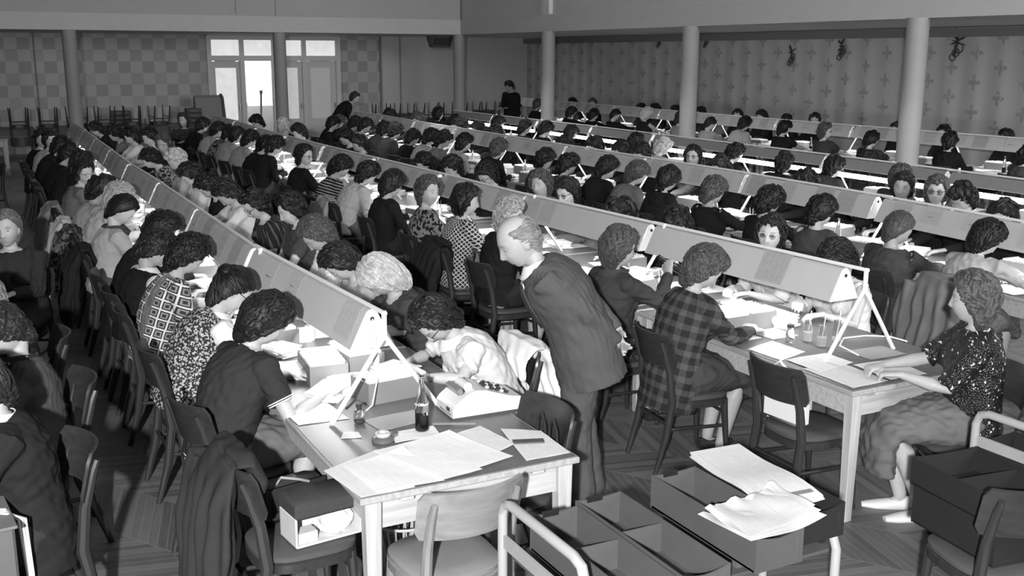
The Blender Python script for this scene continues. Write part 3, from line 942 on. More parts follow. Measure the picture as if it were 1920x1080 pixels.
def person(P):
    """P: x, y world position of the hips, f facing angle, hx/hz head centre (forward, height), and the look"""
    NP[0] += 1; seed = P.get('seed', NP[0] * 13 + 5); r = np.random.RandomState(seed)
    near = P.get('lod', 0); vox = (.0135, .009, .0062)[near]; stand = P.get('stand', False); male = P.get('male', False)
    w = P.get('w', 1.07 + r.uniform(-.05, .12)); hs = P.get('hs', 1.06)
    pz = .93 if stand else .545
    # spine: find lean and length so the head comes to (hx, hz)
    def spine(lean, L):
        p = A(0, 0, pz); pts = [p.copy()]; n = 12; angs = []
        for i in range(n):
            a = lean * (.45 + 1.15 * (i + .5) / n); angs.append(a); p = p + A(math.sin(a), 0, math.cos(a)) * L / n; pts.append(p.copy())
        return np.array(pts), lean * 1.6
    hp = math.radians(P.get('pitch', 38)); hyaw = math.radians(P.get('yaw', 0)); hroll = math.radians(P.get('roll', 0))
    def headc(lean, L):
        pts, ta = spine(lean, L); na = ta * .55 + hp * .22 + .05
        return pts, pts[-1] + A(math.sin(na), 0, math.cos(na)) * .092 + A(.02, 0, .055), ta
    best = None
    L0 = .50 if stand else .46
    for lean in np.linspace(-.08, 1.0, 55):
        for L in np.linspace(L0 - .05, L0 + .07, 9):
            pts, hc, ta = headc(lean, L); e = (hc[0] - P['hx']) ** 2 + 3 * (hc[2] - P['hz']) ** 2 + .02 * (L - L0) ** 2
            if best is None or e < best[0]: best = (e, lean, L, pts, hc, ta)
    _, lean, L, pts, hc, ta = best
    tw = math.radians(P.get('twist', 0))

    def sp(t):
        s = min(max(t, 0), 1) * 12; i = min(int(s), 11); return pts[i] + (pts[i + 1] - pts[i]) * (s - i) if t >= 0 else pts[0] + (pts[0] - pts[1]) * (-t * 12)

    def lat(t): return Rz(tw * np.clip(t, 0, 1)) @ A(0, 1, 0)
    HR = Rz(hyaw + tw) @ Ry(hp) @ Rx(hroll)
    # ---- joints
    sh = {}
    for s in (1, -1):
        up = unit(sp(1) - sp(.85)); sh[s] = sp(.87) + lat(.9) * s * (.172 if male else .158) * w + up * .005
    el, ha = {}, {}
    te = P.get('te', .32)
    for s in (1, -1):
        T = P.get('hand_l' if s == 1 else 'hand_r')
        if T is None:
            T = A(te + .13 + r.uniform(-.03, .1), s * r.uniform(.07, .2), .80)
        pole = np.array(P.get('pole_l' if s == 1 else 'pole_r', A(-.35, s * .48, -.85)))
        l1, l2 = (.30, .265) if male else (.275, .245)
        el[s], ha[s] = ik(sh[s], np.array(T, float), l1, l2, pole)
        if not stand and T[2] > .76 and abs(T[2] - .8) < .05 and el[s][0] > te - .02 and el[s][2] < .8: el[s][2] = .80
    kn, an = {}, {}
    legs = P.get('legs', {})
    for s in (1, -1):
        if stand: kn[s] = A(.03 + .02 * s, s * .095, .5); an[s] = A(-.02 + .03 * s, s * .1, .09)
        else: kn[s] = A(.42, s * .1, .52); an[s] = A(.36 + .05 * s * r.uniform(-1, 1), s * .09, .085)
        if 'kn' in legs: kn[s] = A(*legs['kn'][0 if s == 1 else 1]); an[s] = A(*legs['an'][0 if s == 1 else 1])
    hipj = {s: A(0.0, s * .09 * w, pz) for s in (1, -1)}
    # ---- body
    parts = []
    hd = HEADS.setdefault(near, head_mesh(*((64, 48), (40, 30), (24, 18))[2 - near], male))
    HV = (hd[0] * hs) @ HR.T + hc; parts.append((HV, hd[1]))
    for s in (1, -1):
        v, f = ball((-.008, s * .0745, -.006), (.02, .011, .033), 10, 8); parts.append(((v * hs) @ HR.T + hc, f))
    nb = sp(.95); nk = hc + HR @ A(-.03, 0, -.07) * hs; nm = (nb + nk) / 2
    parts.append(ring_tube([nb - unit(nm - nb) * .04, nb, nm, nk], [.07, .054, .047, .05] if not male else [.085, .068, .062, .06], [.062, .052, .048, .048], A(0, 1, 0), 16))
    ts = [-.12, .0, .2, .4, .62, .8, .9, .97, 1.02]
    rx = np.array([.165, .172, .148, .135, .15, .16, .13, .075, .05]) * w; rd = np.array([.12, .125, .11, .1, .11, .1, .08, .062, .045]) * w
    if male: rx = rx * A(.95, .95, 1.0, 1.05, 1.1, 1.12, 1.1, 1.0, 1)
    parts.append(ring_tube([sp(t) for t in ts], rx, rd, np.array([lat(t) for t in ts]), 20))
    for s in (1, -1):
        S, E, Hh = sh[s], el[s], ha[s]; mu = S + (E - S) * .4; mf = E + (Hh - E) * .3
        si = S - lat(.9) * s * .05
        parts.append(ring_tube([si, S, mu, E, mf, Hh], [.045, .05, .043, .037, .039, .024], [.045, .05, .043, .036, .037, .019], np.cross(unit(E - S), A(0, 0, 1.01)), 12))
        fd = unit(Hh - E)
        tgt = P.get('hd_l' if s == 1 else 'hd_r'); pal = A(0, 0, -1.0)
        if tgt is not None: fd = unit(np.array(tgt, float))
        elif Hh[2] < .86 and not stand: fd = unit(A(fd[0], fd[1] * .6 - s * .25, -.12))
        if P.get('pal_l' if s == 1 else 'pal_r') is not None: pal = np.array(P['pal_l' if s == 1 else 'pal_r'], float)
        parts += hand_parts(Hh, fd, pal, s == 1, near, P.get('curl', .45))
        K, N = kn[s], an[s]; mt = hipj[s] + (K - hipj[s]) * .5; mc = K + (N - K) * .3
        parts.append(ring_tube([hipj[s] - A(.06, 0, 0) if not stand else hipj[s] + A(0, 0, .06), hipj[s], mt, K, mc, N, N - A(0, 0, .02)], np.array([.06, .085, .075, .055, .056, .034, .03]) * (.9 + .1 * w), np.array([.07, .09, .078, .058, .058, .036, .032]), A(0, 1, 0), 14))
        toe = unit(A(1, s * .12, 0)); fz = N[2] - .045
        parts.append(ring_tube([A(N[0] - .05, N[1], fz - .005), A(N[0], N[1], fz), A(*(N + toe * .08)[:2], fz - .018), A(*(N + toe * .17)[:2], fz - .024)], [.022, .03, .033, .016], [.03, .034, .024, .011], A(0, 1, 0), 12))
    me = to_mesh('person', parts, vox, 1)
    C = coords(me); Lh = (C - hc) @ HR / hs
    ti = np.where((np.linalg.norm(Lh, axis=1) < .16), tint_fn(Lh), 1.0)
    set_attr(me, 'tint', np.repeat(ti[:, None], 3, 1))
    body = link('person', me, skin(P.get('skin', .5)), None, True)
    body.location = (P['x'], P['y'], 0); body.rotation_euler.z = P['f']
    tag(body, P['label'], 'person', P.get('group'))

    def garment(name, parts, mat, folds=.006, vx=1.15, lab=None, seedo=0):
        g = to_mesh(name, parts, vox * vx, 2); C = coords(g); N = normals(g)
        # cloth coordinates: across, along the torso, depth
        tt = unit(sp(1) - sp(0)); dd = np.cross(A(0, 1, 0), tt)
        Q = np.stack([.165 * np.arctan2(C[:, 1], -((C - A(0, 0, pz)) @ dd)), (C - A(0, 0, pz)) @ tt, (C - A(0, 0, pz)) @ dd], 1)
        d = noise3(C * A(1, 1, 1.6), seed + seedo, folds * .5, .13) + noise3(C, seed + 9 + seedo, folds * .35, .055)
        # sharper creases where the arm bends and at the waist
        cr = sum(np.exp(-(np.linalg.norm(C - el[s], axis=1) / .1) ** 2) for s in (1, -1))
        d += cr * folds * 1.2 * np.sin(C @ unit(r.randn(3)) * 2 * PI / .035)
        set_coords(g, C + N * d[:, None]); set_attr(g, 'cloth', Q)
        o = link(name, g, mat, body, True)
        if lab: o['label'] = lab
        return o
    # ---- upper garment
    top = P['top']; kind = top[0]; mat = top[1]; sl = top[2]
    g = .014 if not male else .022
    ts = [-.1, .0, .15, .35, .55, .72, .84, .92, .98]
    rx = np.array([.182, .183, .168, .158, .168, .176, .165, .125, .078]) * w + g; rd = np.array([.135, .14, .13, .125, .132, .128, .108, .09, .066]) * w + g * .6
    if male: rx = rx * A(.95, .95, .98, 1.03, 1.1, 1.14, 1.12, 1.05, 1.0)
    if kind == 'jacket': ts = [-.36, -.18] + ts[1:]; rx = np.r_[rx[0] * 1.0, rx[0], rx[1:]]; rd = np.r_[rd[0] * 1.05, rd[0] * 1.03, rd[1:]]
    def low(t):
        q = sp(t)
        return q
    tp = [ring_tube([low(t) for t in ts], rx, rd, np.array([lat(t) for t in ts]), 26)]
    if not male:
        for s in (1, -1):
            fwd = np.cross(lat(.6), unit(sp(.8) - sp(.5))); tp.append(ball(sp(.62) + lat(.6) * s * .075 * w + fwd * .085 * w, (.078, .08, .075), 14, 10))
    cut = {'long': 1.0, 'half': .56, 'short': .34, 'none': .0}[sl]
    for s in (1, -1):
        S, E, Hh = sh[s], el[s], ha[s]
        if sl == 'none':
            tp.append(ball(S - lat(.9) * s * .02, (.06, .05, .055), 12, 9)); continue
        k = 1.12 if male else 1.0; puff = P.get('puff', 0)
        si = S - lat(.9) * s * .07
        if sl == 'long':
            mu = S + (E - S) * .45; mf = E + (Hh - E) * .45; wr = E + (Hh - E) * .95
            tp.append(ring_tube([si, S, mu, E, mf, wr], np.array([.07, .071, .061, .054, .05, .036]) * k, np.array([.07, .07, .06, .053, .048, .034]) * k, np.cross(unit(E - S), A(0, 0, 1.01)), 14))
        else:
            q = S + (E - S) * (cut / .5 if cut < .5 else .98); mu = (S + q) / 2
            tp.append(ring_tube([si, S, mu, q], np.array([.07, .072 + puff, .067 + puff, .06 + puff * .6]) * k, np.array([.07, .071 + puff, .066 + puff, .059 + puff * .6]) * k, np.cross(unit(E - S), A(0, 0, 1.01)), 14))
    names = {'sweater': 'sweater', 'blouse': 'blouse', 'jacket': 'jacket', 'vest': 'vest', 'cardigan': 'cardigan', 'dress': 'dress_top'}
    garment(names[kind], tp, mat, P.get('folds', .007 if kind != 'jacket' else .006))
    if 'sleeve2' in P:      # a blouse showing under a vest: its short sleeves
        bp = []
        for s in (1, -1):
            S, E = sh[s], el[s]; si = S - lat(.9) * s * .05; q = S + (E - S) * .62
            bp.append(ring_tube([si, S + (E - S) * .03, S + (E - S) * .35, q], [.05, .07, .073, .06], [.05, .07, .073, .06], np.cross(unit(E - S), A(0, 0, 1.01)), 14))
        garment('blouse', bp, P['sleeve2'], .008, lab='pale short blouse sleeves under the vest', seedo=3)
    if 'collar' in P:
        n = 26; V = []; nbk = sp(.93); ax = unit(nk - nb); fo = unit(np.cross(A(0, 1, 0), ax)); F = []
        prof = [(.064, .052), (.069, .054), (.084, .016), (.077, .008)] if P.get('collar_kind') != 'scarf' else [(.06, .05), (.085, .06), (.105, .02), (.085, -.015)]
        for q, (rad, h) in enumerate(prof):
            for i in range(n):
                a = 2 * PI * i / n; kf = 1 + .18 * max(0, math.cos(a)) * (q >= 2)
                V.append(nbk + (A(0, 1, 0) * math.sin(a) * .98 + fo * math.cos(a) * kf) * rad * (1.05 if not male else 1.12) + ax * (h - .02 * max(0, math.cos(a)) * (1 + (q >= 2))))
        m4 = len(prof)
        for q in range(m4):
            for i in range(n): F.append((q * n + i, q * n + (i + 1) % n, ((q + 1) % m4) * n + (i + 1) % n, ((q + 1) % m4) * n + i))
        cm = to_mesh('collar', [(np.array(V), F)]); set_attr(cm, 'cloth', coords(cm))
        o = link('collar' if P.get('collar_kind') != 'scarf' else 'scarf', cm, P['collar'], body, True)
    # ---- lower garment
    lowm = P.get('low', cloth(.03))
    if male or P.get('trousers'):
        lp = [ring_tube([A(0, 0, pz + .14), A(0, 0, pz + .02), A(0, 0, pz - .08)], np.array([.155, .175, .165]) * w, np.array([.12, .135, .125]) * w, A(0, 1, 0), 22)]
        for s in (1, -1):
            K, N = kn[s], an[s]; h = hipj[s]
            lp.append(ring_tube([h + (A(-.03, 0, .03) if stand else A(-.08, 0, .0)), h + (K - h) * .1, h + (K - h) * .5, K, K + (N - K) * .5, N - A(0, 0, .035)], np.array([.1, .105, .095, .082, .08, .085]), np.array([.11, .115, .1, .085, .082, .09]), A(0, 1, 0), 18))
        garment('trousers', lp, lowm, .0045)
    else:
        kx, kz = (kn[1] + kn[-1])[[0, 2]] / 2
        dy = (kn[1] + kn[-1])[1] / 2
        hem = P.get('hem', .40)
        lp = [ring_tube([sp(.18), A(0, 0, pz + .03), A(.07, 0, pz - .005), A(kx * .55, dy * .5, pz - .005), A(kx + .01, dy, kz + .0), A(kx + .055, dy, kz - .09), A(kx + .04, dy, hem)], np.array([.165, .192, .2, .2, .19, .175, .17]) * w, np.array([.13, .15, .14, .115, .085, .075, .07]) * w, A(0, 1, 0), 24)]
        garment('skirt', lp, lowm, .009)
    # ---- hair
    if P.get('hair'):
        st, hm = P['hair']
        hpz = hair_mesh(st, near, seed); hv = [((v * hs) @ HR.T + hc, f) for v, f in hpz]
        hmesh = to_mesh('hair', hv); set_attr(hmesh, 'strand', np.vstack([v for v, f in hpz]) * 1.0)
        link('hair', hmesh, hm, body, True)
    # ---- shoes
    sh_m = []
    for s in (1, -1):
        N = an[s]; toe = unit(A(1, s * .12, 0)); fz = N[2] - .05; q = .036 if not male else .048
        sh_m.append(ring_tube([A(N[0] - .062, N[1], fz - .005), A(N[0] - .03, N[1], fz - .004), A(*(N + toe * .04)[:2], fz - .012), A(*(N + toe * .13)[:2], fz - .02), A(*(N + toe * .2)[:2], fz - .024)], [.032, q * 1.08, q * 1.16, q * 1.18, .026], [.040, .040 + .012 * male, .034 + .010 * male, .026 + .006 * male, .014], A(0, 1, 0), 14))
        if not male: sh_m.append(ring_tube([A(N[0] - .045, N[1], fz - .0), A(N[0] - .05, N[1], max(.002, fz - .035))], [.022, .016], [.022, .016], A(0, 1, 0), 10))
    if near and not P.get('noshoes'):
        for s_, v in zip((1, -1), ((sh_m[0:1], sh_m[1:2]) if male else (sh_m[0:2], sh_m[2:4]))):
            smesh = to_mesh('shoe', v); link('shoe', smesh, P.get('shoe', paint(.03, .3)), body, True)
    # ---- face details
    if near or P.get('eyes'):
        for s in (1, -1):
            m1 = MB(); c = hc + HR @ (A(.0765, s * .033, .007) * hs)
            v, f = ball(c, (.0118, .0118, .0118), 14, 10); e = to_mesh('eye', [(v, f)]); eo = link('eye', e, paint(.7, .2, .02), body)
            ci = hc + HR @ (A(.0835, s * .033, .006) * hs); v, f = ball(A(0, 0, 0), (.0055, .0062, .0062), 12, 8)
            i_ = to_mesh('iris', [((v @ HR.T) + ci, f)]); link('iris', i_, paint(.03, .15), eo)
            # upper lid closes further the more the head is bowed
            lid = (v / A(.0055, .0062, .0062)) * A(.0132, .0135, .0132); keep = lid.copy(); keep[:, 2] = np.maximum(keep[:, 2], .003 if P.get('pitch', 38) < 25 else -.008)
            l_ = to_mesh('eyelid', [((keep @ HR.T) + c, f)]); set_attr(l_, 'tint', np.full((len(keep), 3), .85)); link('eyelid', l_, skin(P.get('skin', .5)), eo)
    if P.get('specs'):
        m = MB(); 
        for s in (1, -1):
            m.tube([hc + HR @ (A(.098, s * .034 + .025 * math.cos(q * PI / 8), .004 + .02 * math.sin(q * PI / 8)) * hs) for q in range(16)], .0019, 6, True)
            m.tube([hc + HR @ (A(*p) * hs) for p in ((.098, s * .058, .014), (.06, s * .078, .014), (-.01, s * .082, .008))], .0024, 6)
        m.tube([hc + HR @ (A(.1, y, .01) * hs) for y in (-.01, 0, .01)], .0026, 6)
        gl = m.build('glasses', paint(.04 if P['specs'] == 1 else .55, .25), body)
        if near:
            for s in (1, -1):
                m = MB(); m.add([hc + HR @ (A(.0975, s * .034 + .024 * math.cos(q * PI / 8), .004 + .019 * math.sin(q * PI / 8)) * hs) for q in range(16)] + [hc + HR @ (A(.0985, s * .034 + .024 * math.cos(q * PI / 8), .004 + .019 * math.sin(q * PI / 8)) * hs) for q in range(16)],
                                [list(range(16))[::-1], list(range(16, 32))] + [[i, (i + 1) % 16, 16 + (i + 1) % 16, 16 + i] for i in range(16)])
                m.build('lens', glass(.95, .0, 1.03), gl, False)
    info = dict(body=body, hc=hc, HR=HR, sp=sp, lat=lat, sh=sh, el=el, ha=ha, hs=hs, w=w, an=an, kn=kn, pz=pz)
    return info


def trim_ring(info, name, c, ax, r, rd, mat, latv=(0, 1, 0), th=.004, n=28):
    l = unit(np.array(latv, float) - ax * (np.array(latv, float) @ ax)); d = np.cross(ax, l)
    return MB().tube([c + l * math.cos(2 * PI * i / n) * r + d * math.sin(2 * PI * i / n) * rd for i in range(n)], th, 6, True).build(name, mat, info['body'])
# (row+side, hip x, hip y, head forward, head height, table edge distance, hair, top, look, order from the near end, extras)
PEOPLE = [
 ('AL', 0.99, 5.012, 0.316, 1.17, 0.27, 'wavy.d', 'sweater.x.short', 'charcoal short-sleeved sweater with white striped hems, dark wavy hair', 0, {'lod': 2, 'key': 'al1', 'pitch': 48, 'yaw': -8}),
 ('AL', 0.99, 5.999, 0.324, 1.12, 0.27, 'bun.d', 'vest.tweed.none', 'speckled tweed vest over white blouse, dark hair in a bun, glasses', 1, {'lod': 2, 'key': 'al2', 'pitch': 50, 'specs': 1}),
 ('AL', 0.99, 6.981, 0.254, 1.169, 0.27, 'curly.d', 'blouse.squares.half', 'blouse patterned with nested squares, dark curly hair', 2, {'lod': 2, 'pitch': 50}),
 ('AL', 0.99, 7.598, 0.16, 1.111, 0.27, 'curly.d', 'vest.k.none', 'black vest over white blouse, dark curly hair, face bowed low', 3, {'lod': 2, 'pitch': 62, 'key': 'al4'}),
 ('AL', 0.99, 8.257, 0.37, 1.184, 0.27, 'wavy.d', 'jacket.k.long', 'black jacket and glasses, smooth dark hair', 4, {'lod': 1, 'pitch': 45, 'specs': 1}),
 ('AL', 0.99, 9.278, 0.16, 1.18, 0.27, 'short.d', 'sweater.l.long', 'pale sweater with dark scarf at the neck, short dark hair', 5, {'lod': 1, 'pitch': 50, 'key': 'scarf'}),
 ('AL', 0.99, 10.303, 0.267, 1.15, 0.27, 'wavy.g', 'sweater.l.long', 'pale knitted sweater, greying swept hair', 6, {'lod': 1, 'pitch': 40}),
 ('AL', 0.99, 10.92, 0.193, 1.17, 0.27, 'wavy.d', 'sweater.l.long', 'light grey sweater, dark hair drawn back, earring', 7, {'pitch': 45}),
 ('AL', 0.99, 12.103, 0.152, 1.2, 0.27, 'wavy.d', 'blouse.m.long', 'light scarf, dark hair and glasses, face turned to the hall', 8, {'pitch': 12, 'yaw': -55, 'specs': 1, 'eyes': 1}),
 ('AL', 0.99, 13.967, 0.353, 1.17, 0.27, 'curly.d', 'sweater.k.long', 'black sweater, dark curls, bowed over the lit table', 9, {}),
 ('AL', 0.99, 14.806, 0.24, 1.17, 0.27, 'wavy.d', 'jacket.k.long', 'black jacket, dark wavy hair seen from behind', 10, {}),
 ('AL', 0.99, 16.338, 0.316, 1.191, 0.27, 'curly.d', 'sweater.k.long', 'black cardigan, rounded dark hair', 11, {}),
 ('AL', 1.009, 16.955, 0.2, 1.21, 0.251, 'curly.d', 'blouse.l.long', 'pale blouse, dark hair, face turned toward the aisle', 12, {'pitch': 5, 'yaw': -75}),
 ('AL', 0.99, 17.572, 0.114, 1.17, 0.27, 'curly.d', 'jacket.k.long', 'dark jacket and pale lapels, face turned toward the photographer', 13, {'pitch': 2, 'yaw': -80}),
 ('AR', 2.53, 5.048, 0.368, 1.07, 0.27, 'wavy.d', 'blouse.w.short', 'white short-sleeved blouse and glasses, dark wavy hair', 0, {'lod': 2, 'pitch': 60, 'specs': 1, 'key': 'ar1', 'yaw': 8}),
 ('AR', 2.53, 6.069, 0.293, 1.105, 0.27, 'bob.l', 'cardigan.K.half', 'dark buttoned cardigan, blonde hair falling forward', 1, {'lod': 2, 'pitch': 62, 'key': 'ar2'}),
 ('AR', 2.53, 6.686, 0.338, 1.096, 0.27, 'wavy.d', 'sweater.l.half', 'light grey sweater, thick dark hair bowed low', 2, {'lod': 2, 'pitch': 60}),
 ('AR', 2.53, 7.478, 0.247, 1.15, 0.27, 'curly.m', 'blouse.w.long', 'white blouse, bushy mid-brown curls', 3, {'lod': 2, 'pitch': 52}),
 ('AR', 2.53, 8.483, 0.154, 1.2, 0.27, 'wavy.d', 'dress.K.short', 'charcoal dress with white neck trim, dark hair, upright profile', 4, {'lod': 2, 'pitch': 28, 'key': 'ar5'}),
 ('AR', 2.53, 9.188, 0.336, 1.2, 0.27, 'wavy.d', 'dress.pinstripe.short', 'dark finely striped dress and glasses', 5, {'lod': 1, 'pitch': 38, 'specs': 1, 'yaw': 10}),
 ('AR', 2.53, 10.519, 0.224, 1.106, 0.27, 'wavy.d', 'blouse.w.long', 'white blouse, dark hair bent to the table', 6, {'lod': 1, 'pitch': 55}),
 ('AR', 2.53, 11.137, 0.276, 1.115, 0.27, 'curly.d', 'jacket.k.long', 'black jacket, dark curly hair bent low', 7, {'pitch': 55}),
 ('AR', 2.53, 12.181, 0.257, 1.12, 0.27, 'curly.d', 'blouse.w.long', 'white striped blouse, dark curly hair', 8, {'pitch': 52}),
 ('AR', 2.53, 13.371, 0.189, 1.18, 0.27, 'curly.l', 'blouse.l.long', 'pale blouse with white collar, light brown hair', 9, {'pitch': 40}),
 ('AR', 2.53, 14.292, 0.353, 1.12, 0.27, 'curly.d', 'dress.floral.half', 'dark flowered dress, thick dark hair', 10, {'pitch': 52}),
 ('AR', 2.547, 15.43, 0.02, 1.2, 0.287, 'wavy.m', 'blouse.k.long', 'dark top with white collar and glasses, face turned to the camera', 11, {'pitch': 8, 'yaw': 50, 'specs': 1, 'collar': 1}),
 ('AR', 2.66, 16.767, 0.1, 1.21, 0.4, 'curly.d', 'blouse.l.long', 'pale blouse, dark curls behind the lamp', 12, {}),
 ('AR', 2.568, 17.979, 0.1, 1.155, 0.308, 'curly.d', 'blouse.w.long', 'white open-collared blouse, dark curly hair', 13, {}),
 ('AR', 2.53, 18.597, 0.226, 1.145, 0.27, 'curly.d', 'blouse.m.long', 'grey blouse, dark hair, face lit from below', 14, {}),
 ('AR', 2.53, 20.274, 0.37, 1.132, 0.27, 'curly.d', 'sweater.k.long', 'dark sweater, dark hair at the far lamp end', 15, {}),
 ('BL', 3.72, 5.039, 0.22, 1.22, 0.27, 'curly.m', 'jacket.plaid.long', 'dark plaid jacket, short wavy greying hair and earring', 0, {'lod': 2, 'pitch': 42, 'key': 'bl1'}),
 ('BL', 3.72, 5.776, 0.08, 1.2, 0.27, 'wavy.m', 'sweater.K.long', 'charcoal high-necked sweater and glasses, drinking from a dark bottle', 1, {'lod': 2, 'pitch': 14, 'specs': 1, 'key': 'bl2'}),
 ('BL', 3.72, 7.454, 0.133, 1.2, 0.27, 'curly.g', 'sweater.k.long', 'black sweater, curly grey hair, turned toward the table', 2, {'lod': 1, 'pitch': 20, 'yaw': -45, 'eyes': 1}),
 ('BL', 3.72, 8.22, 0.105, 1.22, 0.27, 'wavy.d', 'blouse.lattice.long', 'white-on-dark lattice blouse, dark hair, upright in profile', 3, {'lod': 1, 'pitch': 8, 'yaw': -20}),
 ('BL', 3.72, 8.896, 0.043, 1.22, 0.27, 'curly.m', 'blouse.floral.half', 'dark flowered blouse, wavy hair, face turned to the camera', 4, {'lod': 1, 'pitch': 4, 'yaw': -58, 'eyes': 1, 'twist': -12}),
 ('BL', 3.72, 10.047, 0.133, 1.17, 0.27, 'wavy.d', 'cardigan.k.long', 'plain black cardigan, sleek dark hair, seen from behind', 5, {'lod': 1, 'pitch': 40}),
 ('BL', 3.72, 11.277, 0.366, 1.17, 0.27, 'curly.d', 'sweater.l.long', 'pale knitted top, dark curly hair', 6, {'lod': 1, 'pitch': 46}),
 ('BL', 3.72, 11.947, 0.214, 1.15, 0.27, 'curly.d', 'sweater.stripes.long', 'horizontally striped dark sweater, dark curls', 7, {'lod': 1, 'pitch': 50}),
 ('BL', 3.72, 13.032, 0.116, 1.2, 0.27, 'wavy.d', 'jacket.k.long', 'dark jacket and glasses, face turned to the camera', 8, {'lod': 1, 'pitch': 8, 'yaw': -52, 'specs': 1, 'eyes': 1}),
 ('BL', 3.72, 14.948, 0.315, 1.212, 0.27, 'curly.d', 'jacket.k.long', 'black jacket, bushy dark hair, light cuffs', 9, {'pitch': 42}),
 ('BL', 3.72, 15.565, 0.274, 1.137, 0.27, 'wavy.d', 'jacket.k.long', 'black coat, rounded back, dark hair', 10, {'pitch': 46}),
 ('BL', 3.72, 16.436, 0.278, 1.17, 0.27, 'curly.d', 'sweater.l.long', 'light ribbed sweater, dark curls close to the lamp glow', 11, {'pitch': 48}),
 ('BL', 3.72, 17.442, 0.328, 1.184, 0.27, 'wavy.d', 'blouse.l.long', 'pale smooth blouse, dark hair', 12, {}),
 ('BL', 3.731, 18.06, 0.4, 1.186, 0.259, 'curly.d', 'blouse.floral.long', 'leaf-patterned dark blouse, dark hair', 13, {}),
 ('BL', 3.72, 18.833, 0.37, 1.203, 0.27, 'curly.d', 'blouse.l.long', 'pale grey blouse, dark curled hair', 14, {}),
 ('BL', 3.72, 20.065, 0.37, 1.207, 0.27, 'curly.d', 'jacket.k.long', 'black jacket, dark hair at the far end', 15, {}),
 ('BR', 5.304, 5.227, 0.1, 1.109, 0.314, 'wavy.d', 'blouse.w.none', 'white sleeveless blouse, bare arms, dark head half hidden by the lamp', 0, {'lod': 2, 'pitch': 55, 'key': 'br1'}),
 ('BR', 5.26, 5.845, 0.107, 1.192, 0.27, 'wavy.d', 'blouse.w.half', 'white blouse and pale winged glasses, looking at the camera over the lamp', 1, {'lod': 2, 'pitch': 2, 'yaw': 38, 'specs': 1, 'eyes': 1, 'key': 'br2'}),
 ('BR', 5.26, 6.858, 0.193, 1.13, 0.27, 'curly.d', 'sweater.k.long', 'dark hair just showing over the lamp ridge', 2, {'pitch': 50}),
 ('BR', 5.26, 7.558, 0.281, 1.13, 0.27, 'wavy.d', 'sweater.k.long', 'smooth dark crown just above the lamp ridge', 3, {'pitch': 50}),
 ('BR', 5.169, 8.459, 0.2, 1.202, 0.179, 'wavy.d', 'blouse.m.long', 'glasses and parted dark hair, face seen over the lamp', 4, {'lod': 1, 'pitch': 18, 'yaw': 20, 'specs': 1, 'eyes': 1}),
 ('BR', 5.215, 9.076, 0.2, 1.229, 0.225, 'wavy.m', 'blouse.m.long', 'brown hair, broad pale face looking out over the lamp', 5, {'lod': 1, 'pitch': 5, 'yaw': 30, 'eyes': 1}),
 ('BR', 5.26, 10.237, 0.229, 1.18, 0.27, 'curly.d', 'sweater.k.long', 'dark bushy hair and glasses, bowed behind the lamp', 6, {'lod': 1, 'pitch': 38, 'specs': 1}),
 ('BR', 5.26, 11.437, 0.11, 1.143, 0.27, 'curly.d', 'sweater.k.long', 'dark hair over the lamp, reading', 7, {}),
 ('BR', 5.26, 12.055, 0.191, 1.128, 0.27, 'curly.d', 'sweater.k.long', 'dark rounded hair showing above the lamp ridge', 8, {}),
 ('BR', 5.363, 15.001, 0.1, 1.15, 0.373, 'curly.d', 'sweater.k.long', 'dark hair, dark sweater, behind the lamp', 9, {}),
 ('BR', 5.39, 15.681, 0.1, 1.204, 0.4, 'curly.d', 'sweater.k.long', 'dark crown bowed behind the lamp', 10, {}),
 ('BR', 5.26, 17.723, 0.11, 1.15, 0.27, 'curly.d', 'sweater.k.long', 'dark rounded hair beneath the doors', 11, {}),
 ('BR', 5.26, 18.553, 0.19, 1.22, 0.27, 'wavy.l', 'sweater.k.long', 'light hair, face to the camera near the column', 12, {'pitch': 4, 'yaw': 45, 'eyes': 1}),
 ('BR', 5.286, 20.738, 0.1, 1.15, 0.296, 'curly.d', 'sweater.k.long', 'dark hair beside a chair back below the open door', 13, {}),
 ('CL', 6.38, 5.189, 0.249, 1.149, 0.27, 'wavy.d', 'cardigan.l.long', 'light cardigan, full black hair, arm stretched over the table', 0, {'lod': 2, 'pitch': 42, 'key': 'cl1'}),
 ('CL', 6.29, 5.807, 0.1, 1.135, 0.36, 'short.m', 'jacket.K.long', 'dark cardigan, short swept brown hair, leaning in', 1, {'lod': 2, 'pitch': 36, 'w': 1.18}),
 ('CL', 6.351, 6.701, 0.1, 1.156, 0.299, 'wavy.d', 'cardigan.K.long', 'charcoal cardigan, dark pinned hair, back turned', 2, {'lod': 1, 'pitch': 42}),
 ('CL', 6.319, 7.319, 0.1, 1.164, 0.331, 'curly.d', 'jacket.k.long', 'black jacket, full dark curls', 3, {'lod': 1, 'pitch': 42}),
 ('CL', 6.315, 8.12, 0.1, 1.17, 0.335, 'curly.m', 'jacket.k.long', 'dark jacket, short greying curls', 4, {'lod': 1, 'pitch': 42}),
 ('CL', 6.38, 9.122, 0.222, 1.17, 0.27, 'wavy.d', 'sweater.k.long', 'black sweater, tousled dark hair', 5, {'lod': 1, 'pitch': 40}),
 ('CL', 6.38, 9.799, 0.302, 1.173, 0.27, 'wavy.m', 'cardigan.m.long', 'mid-grey cardigan with dark collar, brown waved hair', 6, {'lod': 1, 'pitch': 42}),
 ('CL', 6.38, 10.416, 0.295, 1.169, 0.27, 'curly.d', 'jacket.k.long', 'black jacket and glasses, dark curly hair', 7, {'lod': 1, 'specs': 1, 'pitch': 40}),
 ('CL', 6.38, 11.033, 0.119, 1.151, 0.27, 'curly.d', 'cardigan.K.long', 'dark grey cardigan, bushy dark hair', 8, {'pitch': 44}),
